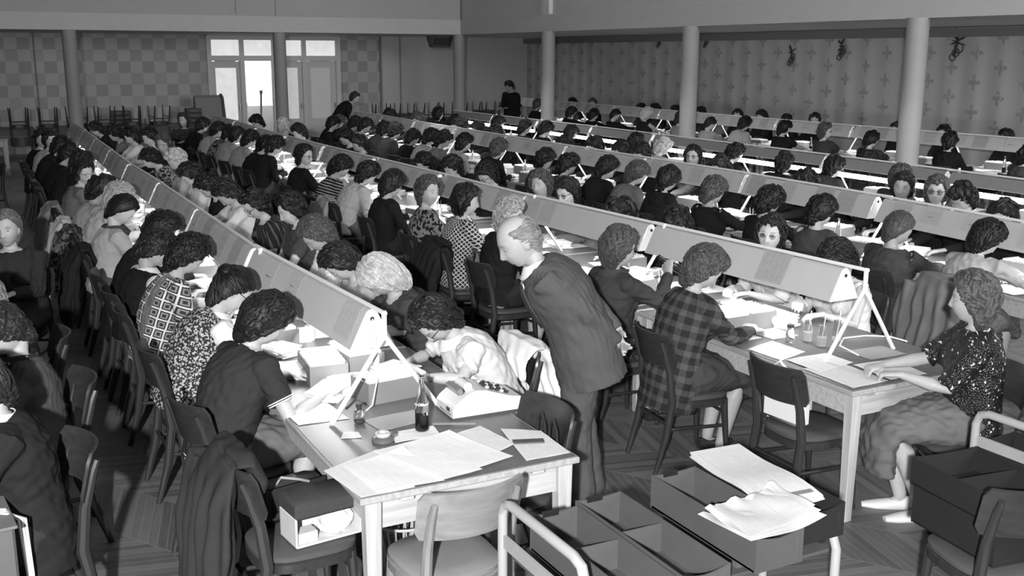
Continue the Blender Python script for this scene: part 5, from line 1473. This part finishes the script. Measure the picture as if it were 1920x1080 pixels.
box0 = st0 = sh0 = bt0 = None
cnt = 0
for R in 'ABCDE':
    for k in range(NT_[R]):
        if (R, k) in (('A', 0), ('B', 0)): continue
        r = random.Random(ord(R) * 17 + k); cx, y0 = TABLES[R, k].location.x, TY0[R] + 2 * k
        tl = '%s table of %s row' % (ORD[k], SROW[R])
        for q in range(2):
            lab = 'box of file cards on %s, %s from near end' % (tl, ORD[q]); loc = (cx + (-.2 if q == 0 else .2) + r.uniform(-.03, .03), y0 + .5 + .95 * q + r.uniform(-.2, .2), .751); rz = r.uniform(-.2, .2)
            if box0 is None: box0 = make_box(lab); box0.location = loc; box0.rotation_euler.z = rz
            else: dup(box0, loc, rz, lab)
        for q in range(4):
            lab = 'white paper bundle on %s, %s from near end' % (tl, ORD[q]); loc = (cx + (-.2, .2, -.18, .24)[q] + r.uniform(-.05, .05), y0 + (.12, .95, 1.78, .35)[q] + r.uniform(-.06, .06), .751); rz = r.uniform(-.5, .5)
            if st0 is None: st0 = stack_mesh(5).build('paper_bundle', paper(.8, .2, 20.0), None, False); tag(st0, lab, 'papers', 'paper bundles on the tables'); o = st0
            else: o = st0.copy(); COL.objects.link(o); o['label'] = lab
            o.location = loc; o.rotation_euler.z = rz
        for q in range(10):
            sd = -1 if q % 2 == 0 else 1
            lab = 'loose white sheet on %s side of %s, %s from near end' % ('left' if sd < 0 else 'right', tl, ORD[q // 2]); loc = (cx + sd * (r.uniform(.34, .375) if q < 6 else r.uniform(.05, .2)), y0 + (.35 + .65 * (q // 2) if q < 6 else .55 + .8 * (q // 2 - 3)) + r.uniform(-.1, .1), .7525 + .0022 * (q % 3)); rz = r.uniform(-.2, .2)
            if sh0 is None:
                sh0 = MB().sheet([[(-.11, -.15, 0), (0, -.15, .001), (.11, -.15, 0)], [(-.11, 0, .001), (0, 0, 0), (.11, 0, .002)], [(-.11, .15, 0), (0, .15, .001), (.11, .15, .002)]], .0012).build('loose_sheet', paper(.8, .3, 30.0)); tag(sh0, lab, 'paper', 'loose sheets on the tables'); o = sh0
            else: o = sh0.copy(); COL.objects.link(o); o['label'] = lab
            o.location = loc; o.rotation_euler.z = rz
        if R in 'ABC' or k % 2 == 0:
            lab = 'glass drink bottle standing on the %s' % tl; loc = (cx + r.uniform(-.06, .06), y0 + r.uniform(.9, 1.2), .751)
            if bt0 is None: bt0 = bottle_parts(thing('drink_bottle', lab, 'bottle', loc, 0, 'bottles on the tables'))
            else: dup(bt0, loc, 0, lab)
        if R in 'ABC':
            lab = 'small white cup with pencils on the %s' % tl; loc = (cx + r.uniform(-.08, .08), y0 + r.uniform(.3, .6), .751)
            if (cnt == 0):
                cup0 = thing('pencil_cup', lab, 'cup', loc, 0, 'pencil cups on the tables'); MB().lathe((0, 0, 0), [(.028, 0), (.032, .09), (.029, .09), (.026, .008)], 16).build('cup', paint(.75, .3), cup0)
                for a in (0, 2, 4.2): MB().tube([(.008 * math.cos(a), .008 * math.sin(a), .01), (.03 * math.cos(a), .03 * math.sin(a), .17)], .0035, 6).build('pencil', paint(.5 if a else .1), cup0)
                cnt = 1
            else: dup(cup0, loc, 0, lab)


def quad_sheet(name, label, q, z, v=.78, lines=.35, sc=34.0, curl=0.0, group='forms on the near tables', sag=None):
    """a sheet spread over four corners (near-left, near-right, far-right, far-left), lifted a little at its edges"""
    n = 9; q = [Vector((a, b, 0)) for a, b in q]; g = []
    for i in range(n):
        row = []
        for j in range(n):
            u, v_ = j / (n - 1), i / (n - 1); p = (q[0] * (1 - u) + q[1] * u) * (1 - v_) + (q[3] * (1 - u) + q[2] * u) * v_
            p.z = z + curl * (math.sin(u * 3 + v_ * 2) ** 2) * .5 + .0008 * math.sin(i * 2.1 + j) + curl * (u * v_) ** 3 * 4; row.append(p)
        g.append(row)
    o = MB().sheet(g, .0012).build(name, paper(v, lines, sc)); return tag(o, label, 'paper', group)


T = .7548
quad_sheet('form_sheet', 'wide printed form hanging over the near left corner of the near table', [(1.262, 3.70), (1.49, 3.70), (1.50, 4.16), (1.215, 4.03)], T, .72, .4)
quad_sheet('form_sheet', 'white form lying on top at the near left corner of the near table', [(1.33, 3.715), (1.62, 3.70), (1.60, 4.10), (1.30, 4.03)], T + .004, .8, .3, curl=.004)
quad_sheet('form_sheet', 'large open ledger form in the middle of the near table end', [(1.60, 3.70), (1.985, 3.80), (1.86, 4.19), (1.47, 4.13)], T + .008, .8, .35, curl=.003)
quad_sheet('form_sheet', 'middle leaf of the ledger form lying askew at the near table edge', [(1.62, 3.695), (1.80, 3.72), (1.70, 4.07), (1.5, 4.05)], T + .012, .82, .35)
quad_sheet('form_sheet', 'ruled sheet beside the ledger form, toward the adding machine', [(1.90, 3.86), (2.07, 3.94), (2.03, 4.22), (1.86, 4.17)], T + .003, .72, .45)
quad_sheet('form_sheet', 'printed sheet with a dark strip on it at the near right corner', [(2.02, 3.745), (2.235, 3.74), (2.255, 4.04), (2.10, 4.15)], T, .7, .5, 40.0)
quad_sheet('form_sheet', 'narrow white sheet lying between the cola bottle and the tape', [(1.60, 4.20), (1.82, 4.20), (1.84, 4.33), (1.63, 4.33)], T, .78, .2)
quad_sheet('folder', 'grey cardboard folder lying behind the small bottle', [(1.60, 4.36), (1.86, 4.42), (1.86, 4.58), (1.57, 4.55)], T, .33, .0)
quad_sheet('form_sheet', 'white sheet under the elbow of the person in the charcoal sweater', [(1.28, 4.62), (1.52, 4.60), (1.5, 4.9), (1.27, 4.92)], T, .8, .3)
quad_sheet('form_sheet', 'small white slip lying at the left edge of the near table', [(1.40, 4.36), (1.49, 4.33), (1.5, 4.41), (1.44, 4.44)], T, .8, .1)
ds = MB().box((0, 0, .003), (.14, .045, .006), .001).build('dark_strip', paint(.08, .6, .4, 60.0), None, False, (2.13, 3.93, T + .0035), -.35); tag(ds, 'dark speckled card strip lying on the sheet at the near right corner', 'card')
rl = MB().box((0, 0, .002), (.20, .02, .004)).build('ruler', paint(.25), None, False, (1.93, 4.29, T + .006), -.45); tag(rl, 'thin ruler lying beside the cola bottle', 'ruler')
tp = thing('tape_dispenser', 'small round tape dispenser at the left of the forms on the near table', 'tape dispenser', (1.56, 4.25, .751), .5)
MB().lathe((0, 0, 0), [(.045, 0), (.05, .004), (.05, .018), (.04, .024)], 20).build('base', paint(.12, .35), tp); MB().box((.06, 0, .014), (.05, .04, .022), .004).build('cutter', paint(.35, .3, .1, 14.0, 1.0), tp); MB().tube([(.026 * math.cos(a * PI / 8), .026 * math.sin(a * PI / 8), .034) for a in range(16)], [.011] * 16, 8, True).build('tape_roll', paint(.45, .3), tp)
cola = bottle_parts(thing('cola_bottle', 'clear glass cola bottle, a third full, standing on the near table', 'bottle', (1.765, 4.285, .7575)), .26, .032, .012, .3)
for a0 in (-2.75, -1.15):      # the white script of the brand on both visible flanks of the bottle
    cu_ = bpy.data.curves.new('white_script', 'FONT'); cu_.body = 'Coca-Cola'; cu_.size = .017; cu_.shear = .35; cu_.align_x = 'CENTER'; cu_.extrude = .0; cu_.resolution_u = 3; cu_.offset = .0004
    to = bpy.data.objects.new('tmp', cu_); COL.objects.link(to); me = bpy.data.meshes.new_from_object(to.evaluated_get(bpy.context.evaluated_depsgraph_get())); bpy.data.objects.remove(to)
    me.name = 'white_script'; C = coords(me); th_ = a0 + C[:, 0] / .0325; set_coords(me, np.stack([.0327 * np.cos(th_), .0327 * np.sin(th_), .128 + C[:, 1]], 1))
    link('white_script', me, paint(.85, .5), cola, False)
sb = thing('small_bottle', 'small square ink bottle with dark cap on the near table', 'bottle', (1.545, 4.52, .751))
MB().box((0, 0, .035), (.045, .045, .07), .008).build('bottle_glass', glass(), sb); MB().box((0, 0, .016), (.038, .038, .028), .006).build('ink', paint(.1, .2), sb); MB().lathe((0, 0, .07), [(.012, 0), (.012, .012), (.015, .013), (.015, .03)], 12).build('cap', paint(.03), sb)
for i, (x, y, rz, lab) in enumerate(((1.83, 4.86, .12, 'grey card box with white cards right of the lamp stand on the near table'), (1.62, 5.32, -.1, 'grey card box with papers beside the charcoal sweater'), (1.84, 5.42, .05, 'grey card box under the near lamp toward the blonde person'))): dup(box0, (x, y, .751), rz + PI / 2 * (i == 0), lab)
for i, (x, y, lab) in enumerate(((1.55, 4.98, 'white paper bundle beside the elbow of the charcoal sweater'), (1.66, 5.05, 'white paper bundle behind the lamp stand on the near table'), (1.98, 5.15, 'white paper bundle in front of the person in the white blouse'), (1.44, 5.42, 'white paper bundle in front of the tweed vest'))):
    o = st0.copy(); COL.objects.link(o); o['label'] = lab; o.location = (x, y, .751); o.rotation_euler.z = .6 * i - .8
kt = thing('key_tray', 'flat tray of dark keys lying behind the lamp stand on the near table', 'tray', (1.80, 5.06, .751), .15)
MB().box((0, 0, .01), (.24, .12, .02), .004).build('tray_body', paint(.65, .4), kt, False)
for i in range(10):
    for j in range(4): MB().box((-.1 + .022 * i, -.042 + .028 * j, .025), (.015, .019, .012), .003).build('key', paint(.03, .3), kt, False)
# adding machine
am = thing('adding_machine', 'pale adding machine with paper roll on the near table right side', 'adding machine', (1.95, 4.35, .751), -.03)
prof = [(0, .012), (0, .055), (.015, .075), (.07, .115), (.12, .135), (.17, .13), (.30, .085), (.36, .075), (.365, .06), (.365, .012)]
v = [(x, y, z) for y in (0, .205) for x, z in prof]; n = len(prof)
MB().add(v, [list(range(n)), list(range(n, 2 * n))[::-1]] + [[i, n + i, n + (i + 1) % n, (i + 1) % n] for i in range(n)]).build('housing', paint(.62, .4, .04), am, False)
MB().box((.183, .102, .006), (.375, .215, .012)).build('base', paint(.06, .5), am, False)
MB().tube([(.1, .05, .142), (.1, .155, .142)], .022, 14).build('paper_roll', paint(.7, .7), am); MB().tube([(.06, .03, .128), (.06, .175, .128)], .014, 12).build('platen', paint(.03, .4), am)
MB().box((.05, .1, .128), (.03, .15, .03), .004, ry=-.4).build('print_carriage', paint(.35, .3, .3, 40.0, .6), am, False)
MB().box((-.002, .055, .045), (.006, .035, .018), .001).build('display', paint(.03, .2), am, False)
m = MB()
for i in range(6): m.box((-.002, .03 + .024 * i, .024), (.004, .014, .006))
m.build('nameplate', paint(.15), am, False)
for i in range(5):
    for j in range(4): MB().box((.2 + .026 * i, .05 + .034 * j, .128 - .0095 * i), (.018, .022, .014), .004).build('key', paint(.04 if (i + j) % 3 else .55, .3), am, False)
# pens and small things near the lamp stand
for i, (x, y, rz, lab) in enumerate(((1.72, 4.93, .3, 'dark pen left of the card box on the near table'), (1.60, 4.80, .9, 'dark pen by the lamp foot on the near table'))):
    o = MB().tube([(-.07, 0, 0), (.06, 0, 0), (.075, 0, 0)], [.0045, .0045, .001], 6).build('pen', paint(.04, .3), None, True, (x, y, .757), rz); tag(o, lab, 'pen')

# ---- second row, near table
for x, y, rz, lab in ((4.20, 5.18, .05, 'card box in front of the person in the plaid jacket'), (4.42, 5.2, .0, 'card box with white cards in the middle of the second row near table')): dup(box0, (x, y, .751), rz, lab)
o = st0.copy(); COL.objects.link(o); o['label'] = 'bundle of cards with a pale photo on top beside the second card box'; o.location = (4.56, 5.06, .751); o.rotation_euler.z = .3; o.scale = (1, 1, 1.4)
S2 = 'forms on the second row near table'
quad_sheet('form_sheet', 'blank white sheet at the left edge of the second row near table', [(4.03, 4.42), (4.28, 4.50), (4.27, 4.78), (4.02, 4.70)], T, .82, .1, group=S2)
quad_sheet('form_sheet', 'white sheet in the middle beside the small bottles', [(4.3, 4.80), (4.5, 4.80), (4.5, 5.02), (4.3, 5.0)], T, .82, .1, group=S2)
quad_sheet('form_sheet', 'white sheet under the hands of the person in the plaid jacket', [(4.06, 4.86), (4.26, 4.86), (4.26, 5.04), (4.06, 5.04)], T, .82, .1, group=S2)
quad_sheet('form_sheet', 'printed form at the near left corner of the second row near table', [(4.02, 3.86), (4.28, 3.87), (4.3, 4.2), (4.03, 4.25)], T, .7, .45, group=S2)
quad_sheet('form_sheet', 'printed form with dark stripes below the lamp foot', [(4.06, 4.15), (4.36, 4.2), (4.36, 4.42), (4.06, 4.42)], T + .003, .74, .5, 22.0, group=S2)
quad_sheet('form_sheet', 'printed form before the person in the sequin blouse', [(4.30, 3.87), (4.56, 3.86), (4.6, 4.15), (4.33, 4.17)], T + .003, .72, .45, group=S2)
quad_sheet('form_sheet', 'grey folder sheet at the right of the second row near table', [(4.5, 4.2), (4.78, 4.2), (4.78, 4.4), (4.5, 4.4)], T, .3, .1, group=S2)
quad_sheet('form_sheet', 'white sheet far under the lamp of the second row near table', [(4.62, 5.25), (4.88, 5.25), (4.88, 5.55), (4.62, 5.55)], T, .82, .2, group=S2)
for i, (x, y, h, lab) in enumerate(((4.46, 4.68, .13, 'small milk bottle with a straw, left of a pair under the lamp end'), (4.45, 4.55, .13, 'small milk bottle with a straw, right of a pair under the lamp end'), (4.36, 4.72, .09, 'small dark-capped jar next to the milk bottles'), (4.62, 4.6, .13, 'small clear bottle behind the lamp leg'))):
    t = thing('milk_bottle' if i != 2 else 'glass_jar', lab, 'bottle', (x, y, .7525), 0, 'small bottles on the second row table')
    MB().lathe((0, 0, 0), [(.026, 0), (.028, .005), (.028, h * .6), (.02, h * .8), (.02, h)], 16).build('bottle_glass', glass(), t)
    if i != 2:
        MB().lathe((0, 0, 0), [(.024, .004), (.025, .008), (.025, h * (.45 if i < 2 else .2))], 16).build('milk', paint(.75, .4), t); MB().tube([(.0, .005, .012), (.012, -.01, h + .06)], .003, 6).build('straw', paint(.8), t)
    else: MB().lathe((0, 0, h), [(.02, 0), (.022, .002), (.022, .016)], 14).build('cap', paint(.04), t)
m = MB().tube([(4.5, 4.3, .756), (4.55, 4.5, .757), (4.7, 4.62, .757), (4.86, 4.6, .758), (4.98, 4.52, .757), (5.0, 4.4, .753)], .005, 6); o = m.build('lamp_cable', WHITE); tag(o, 'white cable looping over the second row near table to its right edge', 'cable')
bi, bp = INFO['BL', 1]
ROT = Matrix.Rotation(bp['f'], 3, 'Z')
hw = ROT @ Vector(tuple(bi['ha'][-1])) + Vector((bp['x'], bp['y'], 0))
bb = thing('drink_bottle', 'dark bottle tilted to the mouth of the person in the high-necked sweater', 'bottle', (hw.x + .10, hw.y + .05, hw.z + .02), 0)
bb.rotation_euler = (0, math.radians(-58), math.radians(-12))
bottle_parts(bb, .24, .03, .02, 0)
for c in bb.children: c.data.materials[0] = paint(.02, .08); c.data.transform(Matrix.Translation((0, 0, -.08)))

# ================================================================ bags and boxes on the chairs
hb = thing('handbag', 'black leather handbag on the chair with the jacket', 'handbag', (1.13, 4.27, .472), .2)
MB().box((0, 0, .09), (.3, .12, .18), .03, taper=1.1).build('bag_body', paint(.03, .35), hb); MB().box((0, -.063, .12), (.29, .012, .11), .005).build('flap', paint(.025, .3), hb); 
MB().tube([(-.08, -.04, .18), (-.07, -.07, .22), (.0, -.085, .2), (.06, -.07, .17)], .006, 8).build('strap', paint(.3, .4), hb); MB().box((0, -.072, .075), (.03, .008, .015), .002).build('clasp', paint(.5, .25, .05, 14.0, 1.0), hb)
rd = thing('carry_case', 'open dark case with pale papers inside, on the chair with the jacket', 'case', (1.20, 4.04, .472), .12)
m = MB(); m.box((0, 0, .005), (.30, .17, .01), .003); m.box((0, .08, .065), (.30, .012, .13), .003); m.box((-.145, 0, .065), (.01, .17, .13), .003); m.box((.145, 0, .065), (.01, .17, .13), .003); m.build('case_body', paint(.55, .5), rd, False)
MB().box((0, -.012, .165), (.31, .19, .075), .012).build('lid', paint(.04, .85, .5, 200.0), rd); MB().box((.153, -.02, .17), (.004, .02, .06)).build('label_tab', paint(.75), rd, False)
m = MB(); m.box((-.09, -.03, .03), (.09, .07, .045), .002); m.build('carton', paint(.6, .6), rd, False)
r = np.random.RandomState(4); v, f = ball((.05, -.02, .06), (.075, .05, .05), 26, 18); v = v + .009 * np.sin(v @ (r.randn(3, 3) * 90)); MB().add(v, f).build('crumpled_paper', paint(.75, .6), rd)
wb_ = thing('handbag', 'white handbag leaning on the chair at the second row near table', 'handbag', (3.90, 4.22, .472), .1)
MB().box((0, 0, .085), (.09, .30, .17), .03, taper=1.25).build('bag_body', paint(.72, .5, .05), wb_)
MB().tube([(-.02, -.09, .16), (-.06, -.08, .30), (-.07, 0, .36), (-.06, .08, .30), (-.02, .09, .16)], .008, 8).build('strap', paint(.7, .5), wb_)
db = thing('handbag', 'dark handbag with two loop handles between the near table and its chair', 'handbag', (2.295, 4.05, .472), 0)
MB().box((0, 0, .1), (.05, .24, .2), .02).build('bag_body', paint(.03, .35), db)
for y in (-.055, .055): MB().tube([(0, y - .045, .19), (-.005, y - .04, .3), (0, y, .345), (.005, y + .04, .3), (0, y + .045, .19)], .007, 8).build('handle', paint(.03, .25), db)
bk_ = thing('wicker_basket', 'pale wicker basket on the floor under the near table', 'basket', (1.72, 4.42, 0), 0)
m = MB()
for i in range(24):
    a = 2 * PI * i / 24; m.tube([(.11 * math.cos(a), .11 * math.sin(a), .01), (.15 * math.cos(a + .15), .15 * math.sin(a + .15), .28)], .004, 5); m.tube([(.11 * math.cos(a), .11 * math.sin(a), .01), (.15 * math.cos(a - .15), .15 * math.sin(a - .15), .28)], .004, 5)
m.build('basket_weave', paint(.4, .6), bk_); m = MB()
for z, q in ((.01, .11), (.28, .15), (.15, .13)): m.tube([(q * math.cos(2 * PI * i / 24), q * math.sin(2 * PI * i / 24), z) for i in range(24)], .007, 6, True)
m.build('basket_rim', paint(.45, .6), bk_)

# ================================================================ trolley with open trays
TRAY = paint(.08, .6, .2, 7.0); TRAYD = paint(.018, .6, .2, 7.0); TUB = paint(.34, .4, .05)


def tray(label, x, y, z, Wd, L, H, mat, dividers, rz=0.0, group='open trays on the trolley', clipm=True):
    t = thing('open_tray', label, 'tray', (x, y, z), rz, group); w = .006
    m = MB(); m.box((0, 0, .004), (Wd, L, .008)); m.box((-Wd / 2 + w / 2, 0, H / 2), (w, L, H)); m.box((Wd / 2 - w / 2, 0, H / 2), (w, L, H))
    n = 8      # the ends dip in the middle
    for s in (-1, 1):
        v = []; f = []
        for i in range(n + 1):
            u = i / n; zt = H - .02 * math.sin(PI * u) * (1 if s < 0 else .3); xx = -Wd / 2 + Wd * u
            xx *= 1.012; v += [(xx, s * (L / 2 + .002), -.001), (xx, s * (L / 2 + .002), zt), (xx, s * (L / 2 - w), zt), (xx, s * (L / 2 - w), -.001)]
        for i in range(n):
            a, b = i * 4, i * 4 + 4
            for j in range(4): f.append([a + j, a + (j + 1) % 4, b + (j + 1) % 4, b + j] if s > 0 else [a + j, b + j, b + (j + 1) % 4, a + (j + 1) % 4])
        f += [[0, 1, 2, 3], [4 * n + 3, 4 * n + 2, 4 * n + 1, 4 * n]]; m.add(v, f)
    m.build('tray_body', mat, t, False)
    for q, d in enumerate(dividers): MB().box((0, d, H * .47), (Wd - .013, .005, H * .86)).build('divider', mat, t, False)
    m = MB(); m.tube([(-Wd / 2 + .03, -L / 2 - .003, .02), (Wd / 2 - .03, -L / 2 - .003, .02), (Wd / 2 - .03, -L / 2 - .003, H - .035)], .002, 4); m.build('label_frame', mat, t, False)
    if clipm: MB().box((-.02, L / 2 - .003, H - .006), (.07, .014, .022), .002).build('black_clip', paint(.015, .4), t, False)
    return t


tray('leftmost open tray on the front trolley, divided in two', 1.865, 2.89, .63, .205, .68, .135, TRAY, (.05,))
tray('second open tray from the left on the front trolley, divided in two', 2.085, 2.93, .63, .205, .68, .135, TRAY, (.05,))
tray('large undivided tray on the front trolley with crumpled paper over its end', 2.455, 2.965, .66, .215, .64, .135, TRAY, ())
tray('rightmost tray on the front trolley, under the stack of lists', 2.755, 3.04, .66, .2, .60, .135, TRAYD, ())
tr = thing('trolley', 'tube-framed trolley carrying the open trays at the lower edge', 'trolley', (2.27, 2.93, 0))
for s, nm in ((-1, 'left'), (1, 'right')):
    x = s * .63; zt = .86 if s < 0 else .62; yf = -.29 if s < 0 else -.12
    MB().tube([(x, .29, .08), (x, .29, zt - .06), (x, .27, zt - .015), (x, .22, zt), (x, yf + .07, zt), (x, yf + .02, zt - .015), (x, yf, zt - .06), (x, yf, .08)], .019, 10).build('end_frame', TUB, tr)
    if s < 0: MB().box((x, 0, .70), (.012, .56, .05)).build('cross_bar', paint(.3, .4), tr, False)
MB().box((-.03, .06, .61), (1.1, .5, .014)).build('top_shelf', paint(.08, .5), tr, False); MB().box((0, 0, .2), (1.24, .62, .014)).build('lower_shelf', paint(.2, .5), tr, False)
MB().box((.19, .07, .638), (.18, .46, .04)).build('tray_rail', paint(.1, .4), tr, False); MB().box((.45, .09, .638), (.16, .42, .04)).build('tray_rail', paint(.1, .4), tr, False)
for x in (-.6, .6):
    for y in (-.28, .28): MB().tube([(x, y - .012, .04), (x, y + .012, .04)], .04, 14).build('caster', paint(.03), tr)
# stack of lists bending over the tray end
t = thing('list_stack', 'stack of printed lists sagging over the rightmost tray', 'papers', (2.70, 3.08, .80), -.06, 'papers on the trolley')
for i in range(5):
    g = []
    for a in range(10):
        row = []
        for b in range(7):
            u, v_ = b / 6 - .5, a / 9; row.append((u * .25 + .004 * math.sin(i * 3), -.27 + .54 * v_ + .006 * math.cos(i * 5), -.0045 * i + .02 - .045 * max(0, .4 - v_) ** 1.4 * 2 * (1 - u * .8) + .006 * math.sin(v_ * 7)))
        g.append(row)
    o = MB().sheet(g, .0015).build('list_sheet', paper(.62, .5, 46.0), t)
MB().box((.02, -.235, .0175), (.15, .022, .002), rx=.12).build('printed_bar', paint(.2), t, False)
t = thing('crumpled_sheets', 'crumpled white sheets lying over the end of the large tray', 'papers', (2.44, 2.77, .803), 0, 'papers on the trolley')
r = np.random.RandomState(9)
for i in range(3):
    g = []
    for a in range(14):
        row = []
        for b in range(14):
            u, v_ = b / 13, a / 13; x = -.15 + .33 * u + .03 * v_ * (i - 1); y = -.16 + .26 * v_ + .05 * u * (i - .5) * .6
            z = .012 + .008 * i + .05 * max(0, u - .55) ** 1.5 * 2.2 * (1 - v_ * .5) + .012 * math.sin(u * 9 + i) * math.sin(v_ * 6 + i * 2) * v_ + .02 * max(0, v_ - .6) * math.sin(u * 22)
            row.append((x, y, z))
        g.append(row)
    MB().sheet(g, .0012).build('sheet', paper(.6, .3, 14.0), t)
# dark boxes on the lower right chair and the second trolley
def dark_box(label, x, y, z, Wd, L, H, rz, div=()): return tray(label, x, y, z, Wd, L, H, TRAYD, div, rz, 'dark boxes at the lower right', False)
dark_box('closed-sided dark box on the lower right chair seat, bottom of two', 3.66, 2.74, .472, .34, .46, .17, -.12)
dark_box('open dark box with divider stacked on top on the lower right chair', 3.66, 2.745, .644, .36, .48, .12, -.12, (.0,))
tr2 = thing('trolley', 'second tube-framed trolley with dark boxes at the right edge', 'trolley', (4.55, 2.82, 0))
x = -.52
MB().tube([(x, .29, .08), (x, .29, .80), (x, .27, .845), (x, .22, .86), (x, -.22, .86), (x, -.27, .845), (x, -.29, .80), (x, -.29, .08)], .019, 10).build('end_frame', TUB, tr2)
MB().tube([(-x, .29, .08), (-x, .29, .80), (-x, .27, .845), (-x, .22, .86), (-x, -.22, .86), (-x, -.27, .845), (-x, -.29, .80), (-x, -.29, .08)], .019, 10).build('end_frame', TUB, tr2)
MB().box((x, 0, .72), (.012, .56, .05)).build('cross_bar', paint(.3, .4), tr2, False); MB().box((0, 0, .5), (1.02, .62, .014)).build('top_shelf', paint(.1, .5), tr2, False); MB().box((0, 0, .2), (1.02, .62, .014)).build('lower_shelf', paint(.1, .5), tr2, False)
for xx in (-.5, .5):
    for y in (-.28, .28): MB().tube([(xx, y - .012, .04), (xx, y + .012, .04)], .04, 14).build('caster', paint(.03), tr2)
dark_box('long dark box on the second trolley next to its tube handle', 4.24, 2.86, .509, .3, .62, .17, 0)
dark_box('dark box with white papers on the second trolley', 4.62, 2.86, .509, .3, .62, .3, 0)
o = st0.copy(); COL.objects.link(o); o['label'] = 'white papers lying in the dark box at the right edge'; o.location = (4.62, 2.95, .72); o.rotation_euler.z = .4

# ---- lower left: crate with a pale cord
cr = thing('crate', 'pale grey crate side at the lower left corner', 'crate', (-.16, 4.28, 0), .1)
MB().box((0, 0, .37), (.36, .5, .74), .01).build('crate_body', paint(.1, .6), cr, False); MB().box((0, 0, .745), (.38, .52, .012), .003).build('crate_lid', paint(.15, .6), cr, False)
m = MB()
for q in range(3): m.tube([(-.12 + .012 * q, 4.25, .756), (.02, 4.2 - .02 * q, .758), (.062 + .012 * q, 4.22, .70), (.075 + .01 * q, 4.26, .45), (.07 + .012 * q, 4.3, .2)], .006, 6)
o = m.build('cord', paint(.6, .5)); tag(o, 'pale looped cord hanging over the crate at the lower left', 'cord')
zt = dup(table0, (-.72, 3.9, 0), 0, 'work table mostly cut off at the left edge, first', 'work tables')
dup(table0, (-.72, 5.9, 0), 0, 'work table mostly cut off at the left edge, second'); dup(table0, (-.72, 7.9, 0), 0, 'work table mostly cut off at the left edge, third')

# ================================================================ the back of the hall: stacked furniture
for i, x in enumerate((0.6, 2.65, 4.7, 9.4, 11.45)):
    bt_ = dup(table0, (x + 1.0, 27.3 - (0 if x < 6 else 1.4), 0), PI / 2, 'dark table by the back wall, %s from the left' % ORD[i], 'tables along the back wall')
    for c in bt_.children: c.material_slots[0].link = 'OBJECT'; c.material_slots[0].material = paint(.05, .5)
bc = 0
for i, (x, y, a) in enumerate(((-.25, 22.6, 1.4), (.35, 22.9, 1.7), (-.3, 19.6, -1.5), (.25, 17.6, 2.6))): chair(x, y, a, 'dark chair standing loose in the far left corner, %s of four' % ORD[i], 'loose chairs in the far left corner')
dup(table0, (.9, 24.3, 0), PI / 2, 'dark table standing across the far end of the left aisle', 'tables along the back wall')
for x0, y, n in ((-.6, 27.0, 9), (9.6, 25.7, 6)):
    for i in range(n):
        x = x0 + .62 * i
        chair(x, y, 0, 'upturned dark chair on a back table, %s from the left' % ORD[bc], 'upturned chairs on the back tables', (PI, 0, PI / 2 + RNG.uniform(-.2, .2)), 1.225); bc += 1
for i, (x, y, w_, h, lab) in enumerate(((3.55, 27.5, .5, .34, 'dark crate stack on the back table left of the doors'), (5.3, 27.6, .4, .36, 'dark crate next to the curved bench'), (2.9, 27.4, .35, .1, 'pale flat box on the back table'), (4.25, 27.4, .3, .14, 'small pale box on the back table'), (10.35, 26.0, .8, .2, 'dark flat bundle on the table left of the corner column'), (12.6, 25.9, .5, .25, 'dark bundle on the table right of the corner column'))):
    t = thing('crate' if h > .15 else 'flat_box', lab, 'box', (x, y, .752), 0, 'boxes on the back tables')
    v0 = .05 if 'dark' in lab else .3
    nn = 3 if h > .3 else 1
    for q in range(nn): MB().box((0, 0, h / nn * (q + .5)), (w_ * (1 - .04 * q), .3, h / nn * .96), .01).build('box_body', paint(v0, .7), t, False); MB().box((0, -.152, h / nn * (q + .5)), (w_ * .5, .004, h / nn * .4)).build('label_patch', paint(v0 * 1.8, .7), t, False)
cb = thing('curved_bench', 'upholstered bench with slanted back and rounded end left of the doors', 'bench', (5.72, 27.6, 0))
pr = [(-.28, 0), (-.28, 1.36), (-.2, 1.42), (-.05, 1.36), (.12, .9), (.3, .5), (.32, 0)]
v = [(x, y, z) for x in (-.35, .3) for y, z in [(-a * .9, b) for a, b in pr]]; n = len(pr)
MB().add(v, [list(range(n))[::-1], list(range(n, 2 * n))] + [[i, (i + 1) % n, n + (i + 1) % n, n + i] for i in range(n)]).build('padded_back', paint(.16, .8), cb, False)
MB().tube([(.33, -a * .9, b) for a, b in pr], .04, 8).build('rounded_end', paint(.05, .6), cb)
for x in (-.3, .25): MB().box((x, 0, .05), (.06, .5, .1)).build('foot', paint(.04), cb, False)
